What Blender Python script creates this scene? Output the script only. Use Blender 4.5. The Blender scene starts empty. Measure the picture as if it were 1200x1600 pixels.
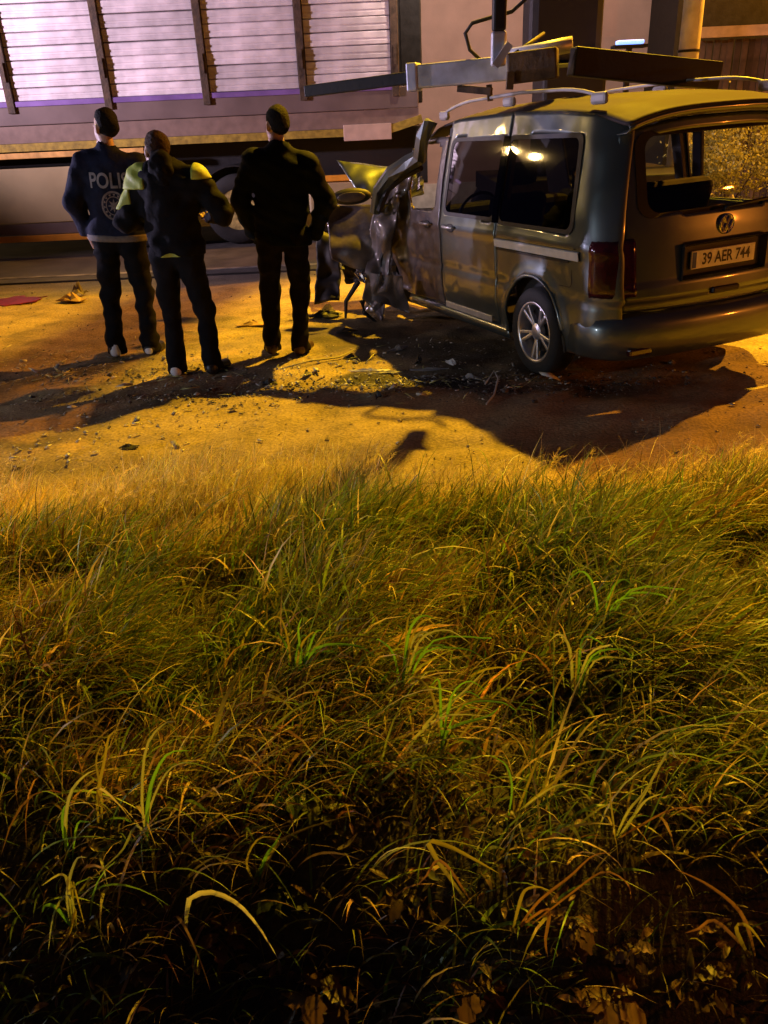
import bpy, bmesh, math, random
import numpy as np
from mathutils import Vector, Matrix, noise
from mathutils.bvhtree import BVHTree
random.seed(7); RNG = np.random.default_rng(7)
R = math.radians
sc = bpy.context.scene
C = sc.collection

# ------------------------------------------------------------------ camera
F_PX, PITCH, ROLL, CAM_H = 1270.0, R(26.30), R(2.65), 1.82
cp, sp, cr, sr = math.cos(PITCH), math.sin(PITCH), math.cos(ROLL), math.sin(ROLL)
_f = Vector((0, cp, -sp)); _u0 = Vector((0, sp, cp)); _r0 = Vector((1, 0, 0))
_r = cr * _r0 - sr * _u0; _u = sr * _r0 + cr * _u0
cam_d = bpy.data.cameras.new('camera'); cam = bpy.data.objects.new('camera', cam_d); C.objects.link(cam)
cam.matrix_world = Matrix(((_r.x, _u.x, -_f.x, 0), (_r.y, _u.y, -_f.y, 0), (_r.z, _u.z, -_f.z, CAM_H), (0, 0, 0, 1)))
cam_d.sensor_fit = 'HORIZONTAL'; cam_d.sensor_width = 36; cam_d.lens = F_PX / 1200 * 36
cam_d.clip_start = 0.05; cam_d.clip_end = 400
sc.camera = cam

# ------------------------------------------------------------------ night sky
w = bpy.data.worlds.new('World'); sc.world = w; w.use_nodes = True
bg = w.node_tree.nodes['Background']
bg.inputs['Color'].default_value = (0.42, 0.36, 1.0, 1); bg.inputs['Strength'].default_value = 0.013
sc.view_settings.view_transform = 'Standard'; sc.view_settings.look = 'None'
sc.view_settings.exposure = 0.0; sc.view_settings.gamma = 1.0
sc.view_settings.use_curve_mapping = False
sc.cycles.use_denoising = True
sc.cycles.max_bounces = 6; sc.cycles.transparent_max_bounces = 16
sc.cycles.sample_clamp_indirect = 3.0

# ------------------------------------------------------------------ lamps of the place and added fill lamps
SODIUM = (1.0, 0.56, 0.02)
def lamp(name, kind, loc, color, power, size=0.1, target=None, angle=None, blend=0.3):
    d = bpy.data.lights.new(name, kind); o = bpy.data.objects.new(name, d); C.objects.link(o)
    d.color = color; d.energy = power; o.location = loc
    d.shadow_soft_size = size
    if kind == 'SPOT': d.spot_size = angle; d.spot_blend = blend
    if target is not None:
        o.rotation_euler = (Vector(target) - Vector(loc)).to_track_quat('-Z', 'Y').to_euler()
    return o
LAMP = (3.25, 11.75, 9.0)
lamp('street_lamp_light', 'SPOT', LAMP, SODIUM, 12600, 0.10, (1.0, 3.6, 0.0), R(104), 0.8)
# police floodlight standing off to the left, lavender white
lamp('floodlight_light', 'SPOT', (-10.5, 10.0, 3.1), (1.0, 0.75, 0.97), 5800, 0.14, (-1.2, 12.6, 5.4), R(86), 0.8)
# next sodium lamp on the same row, farther right
lamp('row_street_lamp_light', 'SPOT', (12.6, 14.6, 9.0), (1.0, 0.38, 0.02), 15500, 0.12, (3.0, 7.0, 0.0), R(120), 0.5)
# added amber lamp out of view at right, for the tailgate's orange glow
lamp('tailgate_fill_light', 'POINT', (11.5, 1.3, 2.5), (1.0, 0.24, 0.02), 720, 0.14)
# added violet-white spot out of view, to light the men's left cheeks
lamp('face_fill_light', 'SPOT', (-9.5, 8.6, 1.65), (0.78, 0.66, 1.0), 3000, 0.10, (-1.6, 6.75, 1.95), R(19), 0.5)
# added spot out of view above, to brighten the house wall
lamp('wall_fill_light', 'SPOT', (1.6, 12.6, 5.0), (1.0, 0.72, 0.58), 700, 0.1, (1.7, 17.6, 2.4), R(120), 0.5)
# cool lamps added low on the left, unseen, to light the near grass
lamp('left_fill_light', 'SPOT', (-7.6, 2.4, 1.05), (0.78, 0.84, 1.0), 460, 0.08, (-0.6, 4.4, 0.95), R(62), 0.6)
lamp('left_fill_light', 'SPOT', (-5.6, 3.3, 0.62), (0.90, 0.88, 1.0), 330, 0.08, (0.0, 3.55, 0.12), R(26), 0.7)
# twin lamp down the road on the left
lamp('twin_street_lamp_light', 'POINT', (-20.0, 24.0, 6.1), (1.0, 0.62, 0.2), 900, 0.16)
lamp('twin_street_lamp_light', 'POINT', (-20.7, 23.4, 6.1), (1.0, 0.62, 0.2), 900, 0.16)

# ------------------------------------------------------------------ helpers
def ray(x, y): return _r * ((x - 600) / F_PX) + _u * ((800 - y) / F_PX) + _f
def at(x, y, Y):                                   # a point of the place at distance Y seen at a spot of the photograph
    d = ray(x, y); return Vector((0, 0, CAM_H)) + d * (Y / d.y)
def gnd(x, y, z=0.0):
    d = ray(x, y); return Vector((0, 0, CAM_H)) + d * ((z - CAM_H) / d.z)

def mat(name, col, rough=0.6, metal=0.0, var=0.25, scale=8.0, bump=0.0, bscale=40.0, coat=0.0, col2=None, emit=None, estr=0.0, spec=0.5, trans=0.0):
    m = bpy.data.materials.new(name); m.use_nodes = True
    nt = m.node_tree; b = nt.nodes['Principled BSDF']
    b.inputs['Roughness'].default_value = rough; b.inputs['Metallic'].default_value = metal
    b.inputs['Coat Weight'].default_value = coat; b.inputs['Coat Roughness'].default_value = 0.08
    b.inputs['Specular IOR Level'].default_value = spec
    tc = nt.nodes.new('ShaderNodeTexCoord'); nz = nt.nodes.new('ShaderNodeTexNoise')
    nz.inputs['Scale'].default_value = scale; nz.inputs['Detail'].default_value = 6
    nt.links.new(tc.outputs['Object'], nz.inputs['Vector'])
    rp = nt.nodes.new('ShaderNodeValToRGB')
    c2 = col2 or tuple(c * (1 - var) for c in col); c1 = col if col2 else tuple(min(1, c * (1 + var)) for c in col)
    rp.color_ramp.elements[0].position = 0.33; rp.color_ramp.elements[1].position = 0.67
    rp.color_ramp.elements[0].color = (*c2, 1); rp.color_ramp.elements[1].color = (*c1, 1)
    nt.links.new(nz.outputs['Fac'], rp.inputs['Fac']); nt.links.new(rp.outputs['Color'], b.inputs['Base Color'])
    # uneven gloss
    mr = nt.nodes.new('ShaderNodeMapRange'); mr.inputs['To Min'].default_value = max(0.02, rough * 0.8); mr.inputs['To Max'].default_value = min(1, rough * 1.25)
    nt.links.new(nz.outputs['Fac'], mr.inputs['Value']); nt.links.new(mr.outputs['Result'], b.inputs['Roughness'])
    if bump:
        n2 = nt.nodes.new('ShaderNodeTexNoise'); n2.inputs['Scale'].default_value = bscale; n2.inputs['Detail'].default_value = 8
        nt.links.new(tc.outputs['Object'], n2.inputs['Vector'])
        bp = nt.nodes.new('ShaderNodeBump'); bp.inputs['Strength'].default_value = bump; bp.inputs['Distance'].default_value = 0.02
        nt.links.new(n2.outputs['Fac'], bp.inputs['Height']); nt.links.new(bp.outputs['Normal'], b.inputs['Normal'])
    if emit:
        b.inputs['Emission Color'].default_value = (*emit, 1); b.inputs['Emission Strength'].default_value = estr
    return m

def glass(name, tint, refl=0.06):
    m = bpy.data.materials.new(name); m.use_nodes = True; nt = m.node_tree
    for n in list(nt.nodes): nt.nodes.remove(n)
    out = nt.nodes.new('ShaderNodeOutputMaterial'); mix = nt.nodes.new('ShaderNodeMixShader')
    tr = nt.nodes.new('ShaderNodeBsdfTransparent'); gl = nt.nodes.new('ShaderNodeBsdfGlossy')
    tr.inputs['Color'].default_value = (*tint, 1); gl.inputs['Roughness'].default_value = 0.03
    lw = nt.nodes.new('ShaderNodeLayerWeight'); lw.inputs['Blend'].default_value = 0.5; fr = nt.nodes.new('ShaderNodeMath'); fr.operation = 'POWER'; fr.inputs[1].default_value = 4.0
    nt.links.new(lw.outputs['Facing'], fr.inputs[0])
    tc = nt.nodes.new('ShaderNodeTexCoord'); nz = nt.nodes.new('ShaderNodeTexNoise'); nz.inputs['Scale'].default_value = 5
    bp = nt.nodes.new('ShaderNodeBump'); bp.inputs['Strength'].default_value = 0.03
    nt.links.new(tc.outputs['Object'], nz.inputs['Vector']); nt.links.new(nz.outputs['Fac'], bp.inputs['Height'])
    nt.links.new(bp.outputs['Normal'], gl.inputs['Normal'])
    ad = nt.nodes.new('ShaderNodeMath'); ad.operation = 'ADD'; ad.inputs[1].default_value = refl + 0.045; ad.use_clamp = True
    nt.links.new(fr.outputs[0], ad.inputs[0]); nt.links.new(ad.outputs[0], mix.inputs['Fac'])
    nt.links.new(tr.outputs[0], mix.inputs[1]); nt.links.new(gl.outputs[0], mix.inputs[2]); nt.links.new(mix.outputs[0], out.inputs['Surface'])
    return m

def leafmat(name, rough=0.4, transl=0.5):
    m = bpy.data.materials.new(name); m.use_nodes = True; nt = m.node_tree
    b = nt.nodes['Principled BSDF']; out = nt.nodes['Material Output']
    b.inputs['Roughness'].default_value = rough; b.inputs['Specular IOR Level'].default_value = 0.4
    at_ = nt.nodes.new('ShaderNodeAttribute'); at_.attribute_name = 'Col'
    t = nt.nodes.new('ShaderNodeBsdfTranslucent'); mx = nt.nodes.new('ShaderNodeMixShader'); mx.inputs['Fac'].default_value = transl
    nt.links.new(at_.outputs['Color'], b.inputs['Base Color']); nt.links.new(at_.outputs['Color'], t.inputs['Color'])
    nt.links.new(b.outputs[0], mx.inputs[1]); nt.links.new(t.outputs[0], mx.inputs[2]); nt.links.new(mx.outputs[0], out.inputs['Surface'])
    return m

def link(o, parent=None):
    C.objects.link(o)
    if parent is not None: o.parent = parent
    return o
def obj(name, bm, m, parent=None, smooth=False, mod=None):
    me = bpy.data.meshes.new(name); bmesh.ops.recalc_face_normals(bm, faces=bm.faces[:]) if mod != 'keep' else None
    bm.to_mesh(me); bm.free()
    if smooth:
        for p in me.polygons: p.use_smooth = True
    for x in (m if isinstance(m, (list, tuple)) else [m]): me.materials.append(x)
    return link(bpy.data.objects.new(name, me), parent)
def tag(o, label=None, cat=None, group=None, kind=None):
    if label: o['label'] = label
    if cat: o['category'] = cat
    if group: o['group'] = group
    if kind: o['kind'] = kind
    return o
def empty(name, loc=(0, 0, 0), rz=0.0, label=None, cat=None, group=None):
    o = bpy.data.objects.new(name, None); o.empty_display_size = 0.1; C.objects.link(o)
    o.location = loc; o.rotation_euler = (0, 0, rz)
    return tag(o, label, cat, group)

def box(bm, a, b, M=None, bev=0.0):
    a, b = Vector(a), Vector(b); c = (a + b) / 2; s = b - a
    r = bmesh.ops.create_cube(bm, size=1.0, matrix=Matrix.Translation(c) @ Matrix.Diagonal((*s, 1)))
    vs = r['verts']
    if bev:
        es = list({e for v in vs for e in v.link_edges})
        rb = bmesh.ops.bevel(bm, geom=es, offset=bev, segments=2, affect='EDGES', profile=0.5)
        vs = list({v for v in rb['verts']} | {v for v in vs if v.is_valid})
    if M is not None: bmesh.ops.transform(bm, matrix=M, verts=[v for v in vs if v.is_valid])
    return vs
def bar(bm, p, q, wd, ht, up=(0, 0, 1), bev=0.0):
    p, q = Vector(p), Vector(q); d = q - p; L = d.length; d.normalize()
    s = d.cross(Vector(up)).normalized(); u = s.cross(d)
    M = Matrix(((s.x, d.x, u.x, p.x), (s.y, d.y, u.y, p.y), (s.z, d.z, u.z, p.z), (0, 0, 0, 1)))
    box(bm, (-wd / 2, 0, -ht / 2), (wd / 2, L, ht / 2), M, bev)
def tube(bm, pts, r, n=8, caps=True):
    pts = [Vector(p) for p in pts]; rs = r if isinstance(r, (list, tuple)) else [r] * len(pts)
    rings = []; up = Vector((0.13, 0.21, 0.97))
    for i, p in enumerate(pts):
        d = (pts[min(i + 1, len(pts) - 1)] - pts[max(i - 1, 0)]).normalized()
        s = d.cross(up)
        if s.length < 1e-3: s = d.cross(Vector((1, 0, 0)))
        s.normalize(); u = s.cross(d)
        rings.append([bm.verts.new(p + rs[i] * (math.cos(2 * math.pi * k / n) * s + math.sin(2 * math.pi * k / n) * u)) for k in range(n)])
    for a, b in zip(rings, rings[1:]):
        for k in range(n): bm.faces.new((a[k], a[(k + 1) % n], b[(k + 1) % n], b[k]))
    if caps: bm.faces.new(rings[0][::-1]); bm.faces.new(rings[-1])
def lathe(bm, prof, n=32, M=None, caps=True):                 # prof (radius, height) about local z
    rings = []
    for r_, z in prof:
        rings.append([bm.verts.new((r_ * math.cos(2 * math.pi * k / n), r_ * math.sin(2 * math.pi * k / n), z)) for k in range(n)])
    for a, b in zip(rings, rings[1:]):
        for k in range(n): bm.faces.new((a[k], a[(k + 1) % n], b[(k + 1) % n], b[k]))
    if caps: bm.faces.new(rings[0][::-1]); bm.faces.new(rings[-1])
    if M is not None: bmesh.ops.transform(bm, matrix=M, verts=[v for rg in rings for v in rg])
def prism(bm, poly, z0, z1, M=None):
    a = [bm.verts.new((x, y, z0)) for x, y in poly]; b = [bm.verts.new((x, y, z1)) for x, y in poly]; n = len(poly)
    bm.faces.new(a[::-1]); bm.faces.new(b)
    for k in range(n): bm.faces.new((a[k], a[(k + 1) % n], b[(k + 1) % n], b[k]))
    if M is not None: bmesh.ops.transform(bm, matrix=M, verts=a + b)
def surf(bm, rows):                                # grid of points -> quads (None leaves a hole)
    vs = [[bm.verts.new(p) for p in row] for row in rows]; return vs
def np_mesh(name, V, faces_flat, loop_starts, loop_totals, m, parent=None, smooth=False, col=None):
    me = bpy.data.meshes.new(name)
    me.vertices.add(len(V)); me.vertices.foreach_set('co', np.ascontiguousarray(V, np.float32).ravel())
    me.loops.add(len(faces_flat)); me.loops.foreach_set('vertex_index', np.ascontiguousarray(faces_flat, np.int32))
    me.polygons.add(len(loop_starts)); me.polygons.foreach_set('loop_start', np.ascontiguousarray(loop_starts, np.int32))
    if smooth: me.polygons.foreach_set('use_smooth', np.ones(len(loop_starts), bool))
    me.update(calc_edges=True)
    if col is not None:
        a = me.color_attributes.new('Col', 'FLOAT_COLOR', 'POINT')
        a.data.foreach_set('color', np.ascontiguousarray(np.c_[col, np.ones(len(col))], np.float32).ravel())
    me.materials.append(m)
    return link(bpy.data.objects.new(name, me), parent)
def sstep(a, b, x): t = np.clip((x - a) / (b - a), 0, 1); return t * t * (3 - 2 * t)
def text_bm(s, size, align='CENTER'):
    cu = bpy.data.curves.new('t', 'FONT'); cu.body = s; cu.size = size; cu.align_x = align; cu.align_y = 'CENTER'; cu.resolution_u = 4; cu.offset = size * 0.02
    o = bpy.data.objects.new('t', cu); C.objects.link(o)
    dg = bpy.context.evaluated_depsgraph_get(); me = bpy.data.meshes.new_from_object(o.evaluated_get(dg))
    bm = bmesh.new(); bm.from_mesh(me); bpy.data.objects.remove(o); bpy.data.curves.remove(cu); bpy.data.meshes.remove(me)
    return bm

# ------------------------------------------------------------------ materials
M_ = {}
M_['dirt'] = None
M_['asphalt'] = mat('asphalt', (0.055, 0.053, 0.052), 0.75, var=0.35, scale=3, bump=0.35, bscale=120)
M_['paint'] = mat('van_paint', (0.112, 0.135, 0.130), 0.34, 0.7, var=0.10, scale=3, coat=0.7, bump=0.015, bscale=9)
M_['paint_dent'] = mat('dented_paint', (0.085, 0.070, 0.066), 0.48, 0.2, var=0.4, scale=9, coat=0.35, bump=0.25, bscale=14)
M_['black'] = mat('black_plastic', (0.007, 0.007, 0.008), 0.55, var=0.3, scale=20)
M_['roof'] = mat('dulled_roof_paint', (0.040, 0.032, 0.032), 0.72, 0.0, var=0.4, scale=4, coat=0.0, bump=0.05, bscale=20, spec=0.12)  # van paint darkened and dulled on the roof to hold down lamp glare
M_['gloss'] = mat('gloss_black', (0.004, 0.004, 0.005), 0.12, var=0.2)
M_['trim'] = mat('interior_trim', (0.02, 0.019, 0.02), 0.85, var=0.3, scale=10)
M_['rubber'] = mat('rubber', (0.014, 0.014, 0.014), 0.8, var=0.4, scale=30, bump=0.2, bscale=60)
M_['alloy'] = mat('alloy', (0.62, 0.62, 0.63), 0.3, 0.85, var=0.15, scale=14)
M_['chrome'] = mat('chrome', (0.75, 0.75, 0.76), 0.15, 1.0, var=0.1)
M_['white'] = mat('white_trim', (0.72, 0.72, 0.72), 0.45, var=0.08, scale=12)
M_['silver'] = mat('silver_trim', (0.5, 0.48, 0.45), 0.35, 0.3, var=0.15)
M_['taillens'] = mat('tail_lens', (0.035, 0.004, 0.005), 0.12, var=0.3, scale=30, coat=0.6)
M_['glass_dark'] = glass('tinted_glass', (0.10, 0.10, 0.11), 0.03)
M_['glass'] = glass('clear_glass', (0.93, 0.95, 0.92), 0.0)
M_['plate'] = mat('number_plate', (0.78, 0.78, 0.76), 0.35, var=0.12, scale=30)
M_['ink'] = mat('plate_ink', (0.012, 0.012, 0.012), 0.5)
M_['blue'] = mat('plate_blue', (0.02, 0.06, 0.40), 0.4)
M_['steel'] = mat('steel_paint', (0.55, 0.58, 0.70), 0.4, 0.35, var=0.25, scale=7, bump=0.08, bscale=25)
M_['rust'] = mat('rusty_steel', (0.075, 0.048, 0.028), 0.75, 0.1, var=0.5, scale=12, bump=0.3, bscale=40)
M_['darksteel'] = mat('dark_steel', (0.014, 0.0135, 0.0145), 0.6, 0.2, var=0.4, scale=9, bump=0.1, bscale=30)
M_['concrete'] = mat('concrete', (0.72, 0.70, 0.70), 0.85, var=0.18, scale=6, bump=0.25, bscale=60)
M_['plaster'] = mat('plaster', (0.56, 0.40, 0.36), 0.85, var=0.10, scale=2.2, bump=0.15, bscale=50)
M_['wood'] = mat('fence_wood', (0.13, 0.085, 0.06), 0.8, var=0.4, scale=5, bump=0.2, bscale=25)
M_['coping'] = mat('coping', (0.48, 0.34, 0.22), 0.8, var=0.2, scale=5)
M_['alu'] = mat('ribbed_aluminium', (0.80, 0.74, 0.77), 0.5, 0.25, var=0.22, scale=3.5, bump=0.08, bscale=12)
def per_piece(m, lo, hi):                                         # every plank has weathered differently
    nt = m.node_tree; b = nt.nodes['Principled BSDF']; src = b.inputs['Base Color'].links[0].from_socket
    oi = nt.nodes.new('ShaderNodeObjectInfo'); mr = nt.nodes.new('ShaderNodeMapRange'); mr.inputs['To Min'].default_value = lo; mr.inputs['To Max'].default_value = hi
    vm = nt.nodes.new('ShaderNodeVectorMath'); vm.operation = 'SCALE'; nt.links.new(oi.outputs['Random'], mr.inputs['Value'])
    nt.links.new(src, vm.inputs[0]); nt.links.new(mr.outputs[0], vm.inputs['Scale']); nt.links.new(vm.outputs[0], b.inputs['Base Color'])
per_piece(M_['alu'], 0.78, 1.08); per_piece(M_['wood'], 0.6, 1.25)
M_['beige'] = mat('beige_panel', (0.46, 0.36, 0.19), 0.5, var=0.10, scale=2.0)
M_['greyband'] = mat('grey_side_rail', (0.16, 0.115, 0.105), 0.55, var=0.2, scale=2.0)
M_['orange'] = mat('orange_reflector', (0.90, 0.38, 0.04), 0.35, var=0.1)
M_['yellow_lit'] = mat('yellow_lit_rail', (0.36, 0.25, 0.03), 0.6, var=0.35, scale=12, bump=0.2)
M_['hubyellow'] = mat('dusty_hub', (0.46, 0.36, 0.12), 0.6, 0.2, var=0.5, scale=12)
M_['navy'] = mat('navy_cloth', (0.014, 0.018, 0.042), 0.85, var=0.35, scale=14, bump=0.35, bscale=24, spec=0.15)
M_['blackcloth'] = mat('black_cloth', (0.006, 0.006, 0.0085), 0.9, var=0.35, scale=14, bump=0.3, bscale=22, spec=0.12)
M_['coat'] = mat('dark_coat', (0.005, 0.007, 0.010), 0.85, var=0.3, scale=10, bump=0.3, bscale=18, spec=0.15)
M_['trouser'] = mat('dark_trousers', (0.007, 0.007, 0.0095), 0.9, var=0.3, scale=12, bump=0.3, bscale=20, spec=0.12)
M_['trouser_brown'] = mat('brown_black_trousers', (0.011, 0.008, 0.009), 0.9, var=0.3, scale=12, bump=0.3, bscale=20, spec=0.12)
M_['skin'] = mat('skin', (0.50, 0.30, 0.22), 0.5, var=0.08, scale=20)
M_['hair'] = mat('dark_hair', (0.006, 0.005, 0.005), 0.8, var=0.5, scale=60, bump=0.6, bscale=120, spec=0.2)
M_['hair_brown'] = mat('brown_hair', (0.040, 0.019, 0.010), 0.75, var=0.5, scale=60, bump=0.6, bscale=120, spec=0.2)
M_['hivis'] = mat('hi_vis', (0.36, 0.43, 0.06), 0.6, var=0.12, scale=14, bump=0.2, bscale=26)
M_['hem'] = mat('hem_band', (0.17, 0.145, 0.13), 0.8, var=0.2, scale=30)
M_['print'] = mat('grey_print', (0.30, 0.28, 0.31), 0.6, var=0.2, scale=30)
M_['print_dim'] = mat('dim_print', (0.20, 0.17, 0.17), 0.6, var=0.25, scale=50)
M_['shoe'] = mat('black_shoe', (0.013, 0.012, 0.012), 0.4, var=0.3)
M_['shoe_brown'] = mat('brown_shoe', (0.09, 0.045, 0.025), 0.45, var=0.3)
M_['shoe_white'] = mat('white_heel', (0.75, 0.75, 0.78), 0.5, var=0.1)
M_['red'] = mat('red_stain', (0.22, 0.008, 0.012), 0.35, var=0.4, scale=25)
M_['card'] = mat('crumpled_card', (0.42, 0.27, 0.17), 0.8, var=0.3, scale=14)
M_['grey'] = mat('grey_plastic', (0.30, 0.29, 0.29), 0.5, var=0.2)
M_['bark'] = mat('bark', (0.09, 0.06, 0.04), 0.9, var=0.4, bump=0.4)
M_['leaf'] = leafmat('grass_blade', 0.40, 0.5)
M_['lampglow'] = mat('sodium_lens', (0.8, 0.6, 0.3), 0.4, emit=(1.0, 0.55, 0.15), estr=60.0)
M_['bluelight'] = mat('beacon_lens', (0.4, 0.5, 0.9), 0.3, emit=(0.16, 0.30, 1.0), estr=2.6)
M_['grass_dark'] = leafmat('bush_leaf', 0.5, 0.3)

# ------------------------------------------------------------------ ground, road
def gh(x, y):                                       # height of the dirt: a bank, with a hollow shaped at the viewer's feet to lie in shade
    x = np.asarray(x, float); y = np.asarray(y, float)
    z = -0.50 * (1 - sstep(0.98, 1.84, y + 0.10 * np.sin(1.7 * x + 0.4) + 0.05 * np.sin(4.3 * x)))
    z = z + 0.07 * np.exp(-((y - 3.0) / 0.5) ** 2)
    near = np.exp(-((np.maximum(np.abs(x) - 6, 0)) / 4) ** 2) * (1 - sstep(9.5, 10.8, y))
    z = z + near * (0.008 * np.sin(5.1 * x + 2.3 * y) * np.sin(3.7 * y - 1.9 * x) + 0.006 * np.sin(11 * x - 7 * y + 1) + 0.005 * np.sin(17 * y + 5 * x))
    for yt in (4.55, 5.95):                                         # shallow wheel ruts along the verge
        z = z - 0.022 * np.exp(-((y - yt - 0.10 * np.sin(0.8 * x)) / 0.10) ** 2) * np.exp(-(np.maximum(np.abs(x) - 6, 0) / 4) ** 2)
    z = z - 0.03 * sstep(9.8, 10.9, y)
    return z
def axis(lo, hi, step, far):
    a = np.arange(lo, hi + 1e-6, step); n = 14
    g = np.cumsum(step * np.geomspace(1.6, 1, 1) * np.geomspace(1, 60, n)); g = g / g[-1] * (far - hi)
    return np.concatenate([-(g[::-1]) + lo, a, hi + g])
gx = axis(-5.5, 5.5, 0.055, 90); gy = axis(0.6, 11.2, 0.05, 110)
GX, GY = np.meshgrid(gx, gy, indexing='ij'); GZ = gh(GX, GY)
def seg_mask(X, Y, a, b, r, soft=0.6):
    ax, ay = a[0], a[1]; bx, by = b[0], b[1]; L2 = (bx - ax) ** 2 + (by - ay) ** 2 + 1e-9
    t = np.clip(((X - ax) * (bx - ax) + (Y - ay) * (by - ay)) / L2, 0, 1)
    wob = 0.35 * r * (np.sin(9 * X + 3 * Y) + np.sin(14 * Y - 5 * X + 1.3) * 0.8 + 0.5 * np.sin(31 * X + 17 * Y))
    d = np.hypot(X - ax - t * (bx - ax), Y - ay - t * (by - ay)) + wob
    return 1 - sstep(r * (1 - soft), r * (1 + soft), d)
col = np.zeros(GX.shape + (3,)); col[:] = (0.36, 0.265, 0.14)
rut = np.maximum(*[np.exp(-((GY - yt - 0.10 * np.sin(0.8 * GX)) / 0.13) ** 2) for yt in (4.55, 5.95)])[..., None] * 0.30
col = col * (1 - rut)
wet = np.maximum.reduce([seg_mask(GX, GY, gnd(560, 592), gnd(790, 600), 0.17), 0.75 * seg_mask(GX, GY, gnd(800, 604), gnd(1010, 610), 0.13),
    0.8 * seg_mask(GX, GY, gnd(520, 520), gnd(780, 560), 0.42), 0.85 * seg_mask(GX, GY, gnd(-60, 620), gnd(205, 562), 0.12), 0.6 * seg_mask(GX, GY, gnd(60, 690), gnd(300, 612), 0.12)])  # wet dirt by the van; men's cast shadows painted over gravel at left
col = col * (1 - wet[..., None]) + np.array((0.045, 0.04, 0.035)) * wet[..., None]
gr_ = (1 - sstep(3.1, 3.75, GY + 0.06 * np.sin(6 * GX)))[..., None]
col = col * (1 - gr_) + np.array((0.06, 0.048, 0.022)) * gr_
rdv = sstep(9.6, 10.8, GY)[..., None]; col = col * (1 - rdv) + np.array((0.13, 0.105, 0.085)) * rdv
m = bpy.data.materials.new('dirt'); m.use_nodes = True; nt = m.node_tree; b = nt.nodes['Principled BSDF']
tc = nt.nodes.new('ShaderNodeTexCoord'); ca = nt.nodes.new('ShaderNodeAttribute'); ca.attribute_name = 'Col'
n1 = nt.nodes.new('ShaderNodeTexNoise'); n1.inputs['Scale'].default_value = 2.2; n1.inputs['Detail'].default_value = 10; n1.inputs['Roughness'].default_value = 0.65
n2 = nt.nodes.new('ShaderNodeTexNoise'); n2.inputs['Scale'].default_value = 55; n2.inputs['Detail'].default_value = 6
for n in (n1, n2): nt.links.new(tc.outputs['Object'], n.inputs['Vector'])
r1 = nt.nodes.new('ShaderNodeMapRange'); r1.inputs['From Min'].default_value = 0.3; r1.inputs['From Max'].default_value = 0.7; r1.inputs['To Min'].default_value = 0.50; r1.inputs['To Max'].default_value = 1.4
r2 = nt.nodes.new('ShaderNodeMapRange'); r2.inputs['From Min'].default_value = 0.3; r2.inputs['From Max'].default_value = 0.7; r2.inputs['To Min'].default_value = 0.6; r2.inputs['To Max'].default_value = 1.35
nt.links.new(n1.outputs['Fac'], r1.inputs['Value']); nt.links.new(n2.outputs['Fac'], r2.inputs['Value'])
mu = nt.nodes.new('ShaderNodeMath'); mu.operation = 'MULTIPLY'; nt.links.new(r1.outputs[0], mu.inputs[0]); nt.links.new(r2.outputs[0], mu.inputs[1])
vm = nt.nodes.new('ShaderNodeVectorMath'); vm.operation = 'SCALE'; nt.links.new(ca.outputs['Color'], vm.inputs[0]); nt.links.new(mu.outputs[0], vm.inputs['Scale'])
nt.links.new(vm.outputs[0], b.inputs['Base Color']); b.inputs['Roughness'].default_value = 0.85
bp = nt.nodes.new('ShaderNodeBump'); bp.inputs['Strength'].default_value = 0.7; bp.inputs['Distance'].default_value = 0.03
ad = nt.nodes.new('ShaderNodeMath'); ad.operation = 'MULTIPLY_ADD'; ad.inputs[1].default_value = 0.35
nt.links.new(n2.outputs['Fac'], ad.inputs[0]); nt.links.new(n1.outputs['Fac'], ad.inputs[2]); nt.links.new(ad.outputs[0], bp.inputs['Height']); nt.links.new(bp.outputs['Normal'], b.inputs['Normal'])
M_['dirt'] = m
nx, ny = GX.shape; idx = np.arange(nx * ny).reshape(nx, ny)
q = np.stack([idx[:-1, :-1], idx[1:, :-1], idx[1:, 1:], idx[:-1, 1:]], -1).reshape(-1, 4)
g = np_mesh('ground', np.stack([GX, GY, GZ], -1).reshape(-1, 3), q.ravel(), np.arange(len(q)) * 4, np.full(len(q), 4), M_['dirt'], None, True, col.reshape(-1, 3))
tag(g, kind='structure')
bm = bmesh.new(); box(bm, (-85, 10.95, -0.3), (85, 20.5, -0.005)); tag(obj('road', bm, M_['asphalt']), kind='structure')
bm = bmesh.new(); box(bm, (-85, 11.25, -0.1), (85, 11.38, 0.0)); tag(obj('road_edge_line', bm, mat('worn_line', (0.17, 0.16, 0.15), 0.85, var=0.6, scale=5)), kind='structure')

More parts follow.
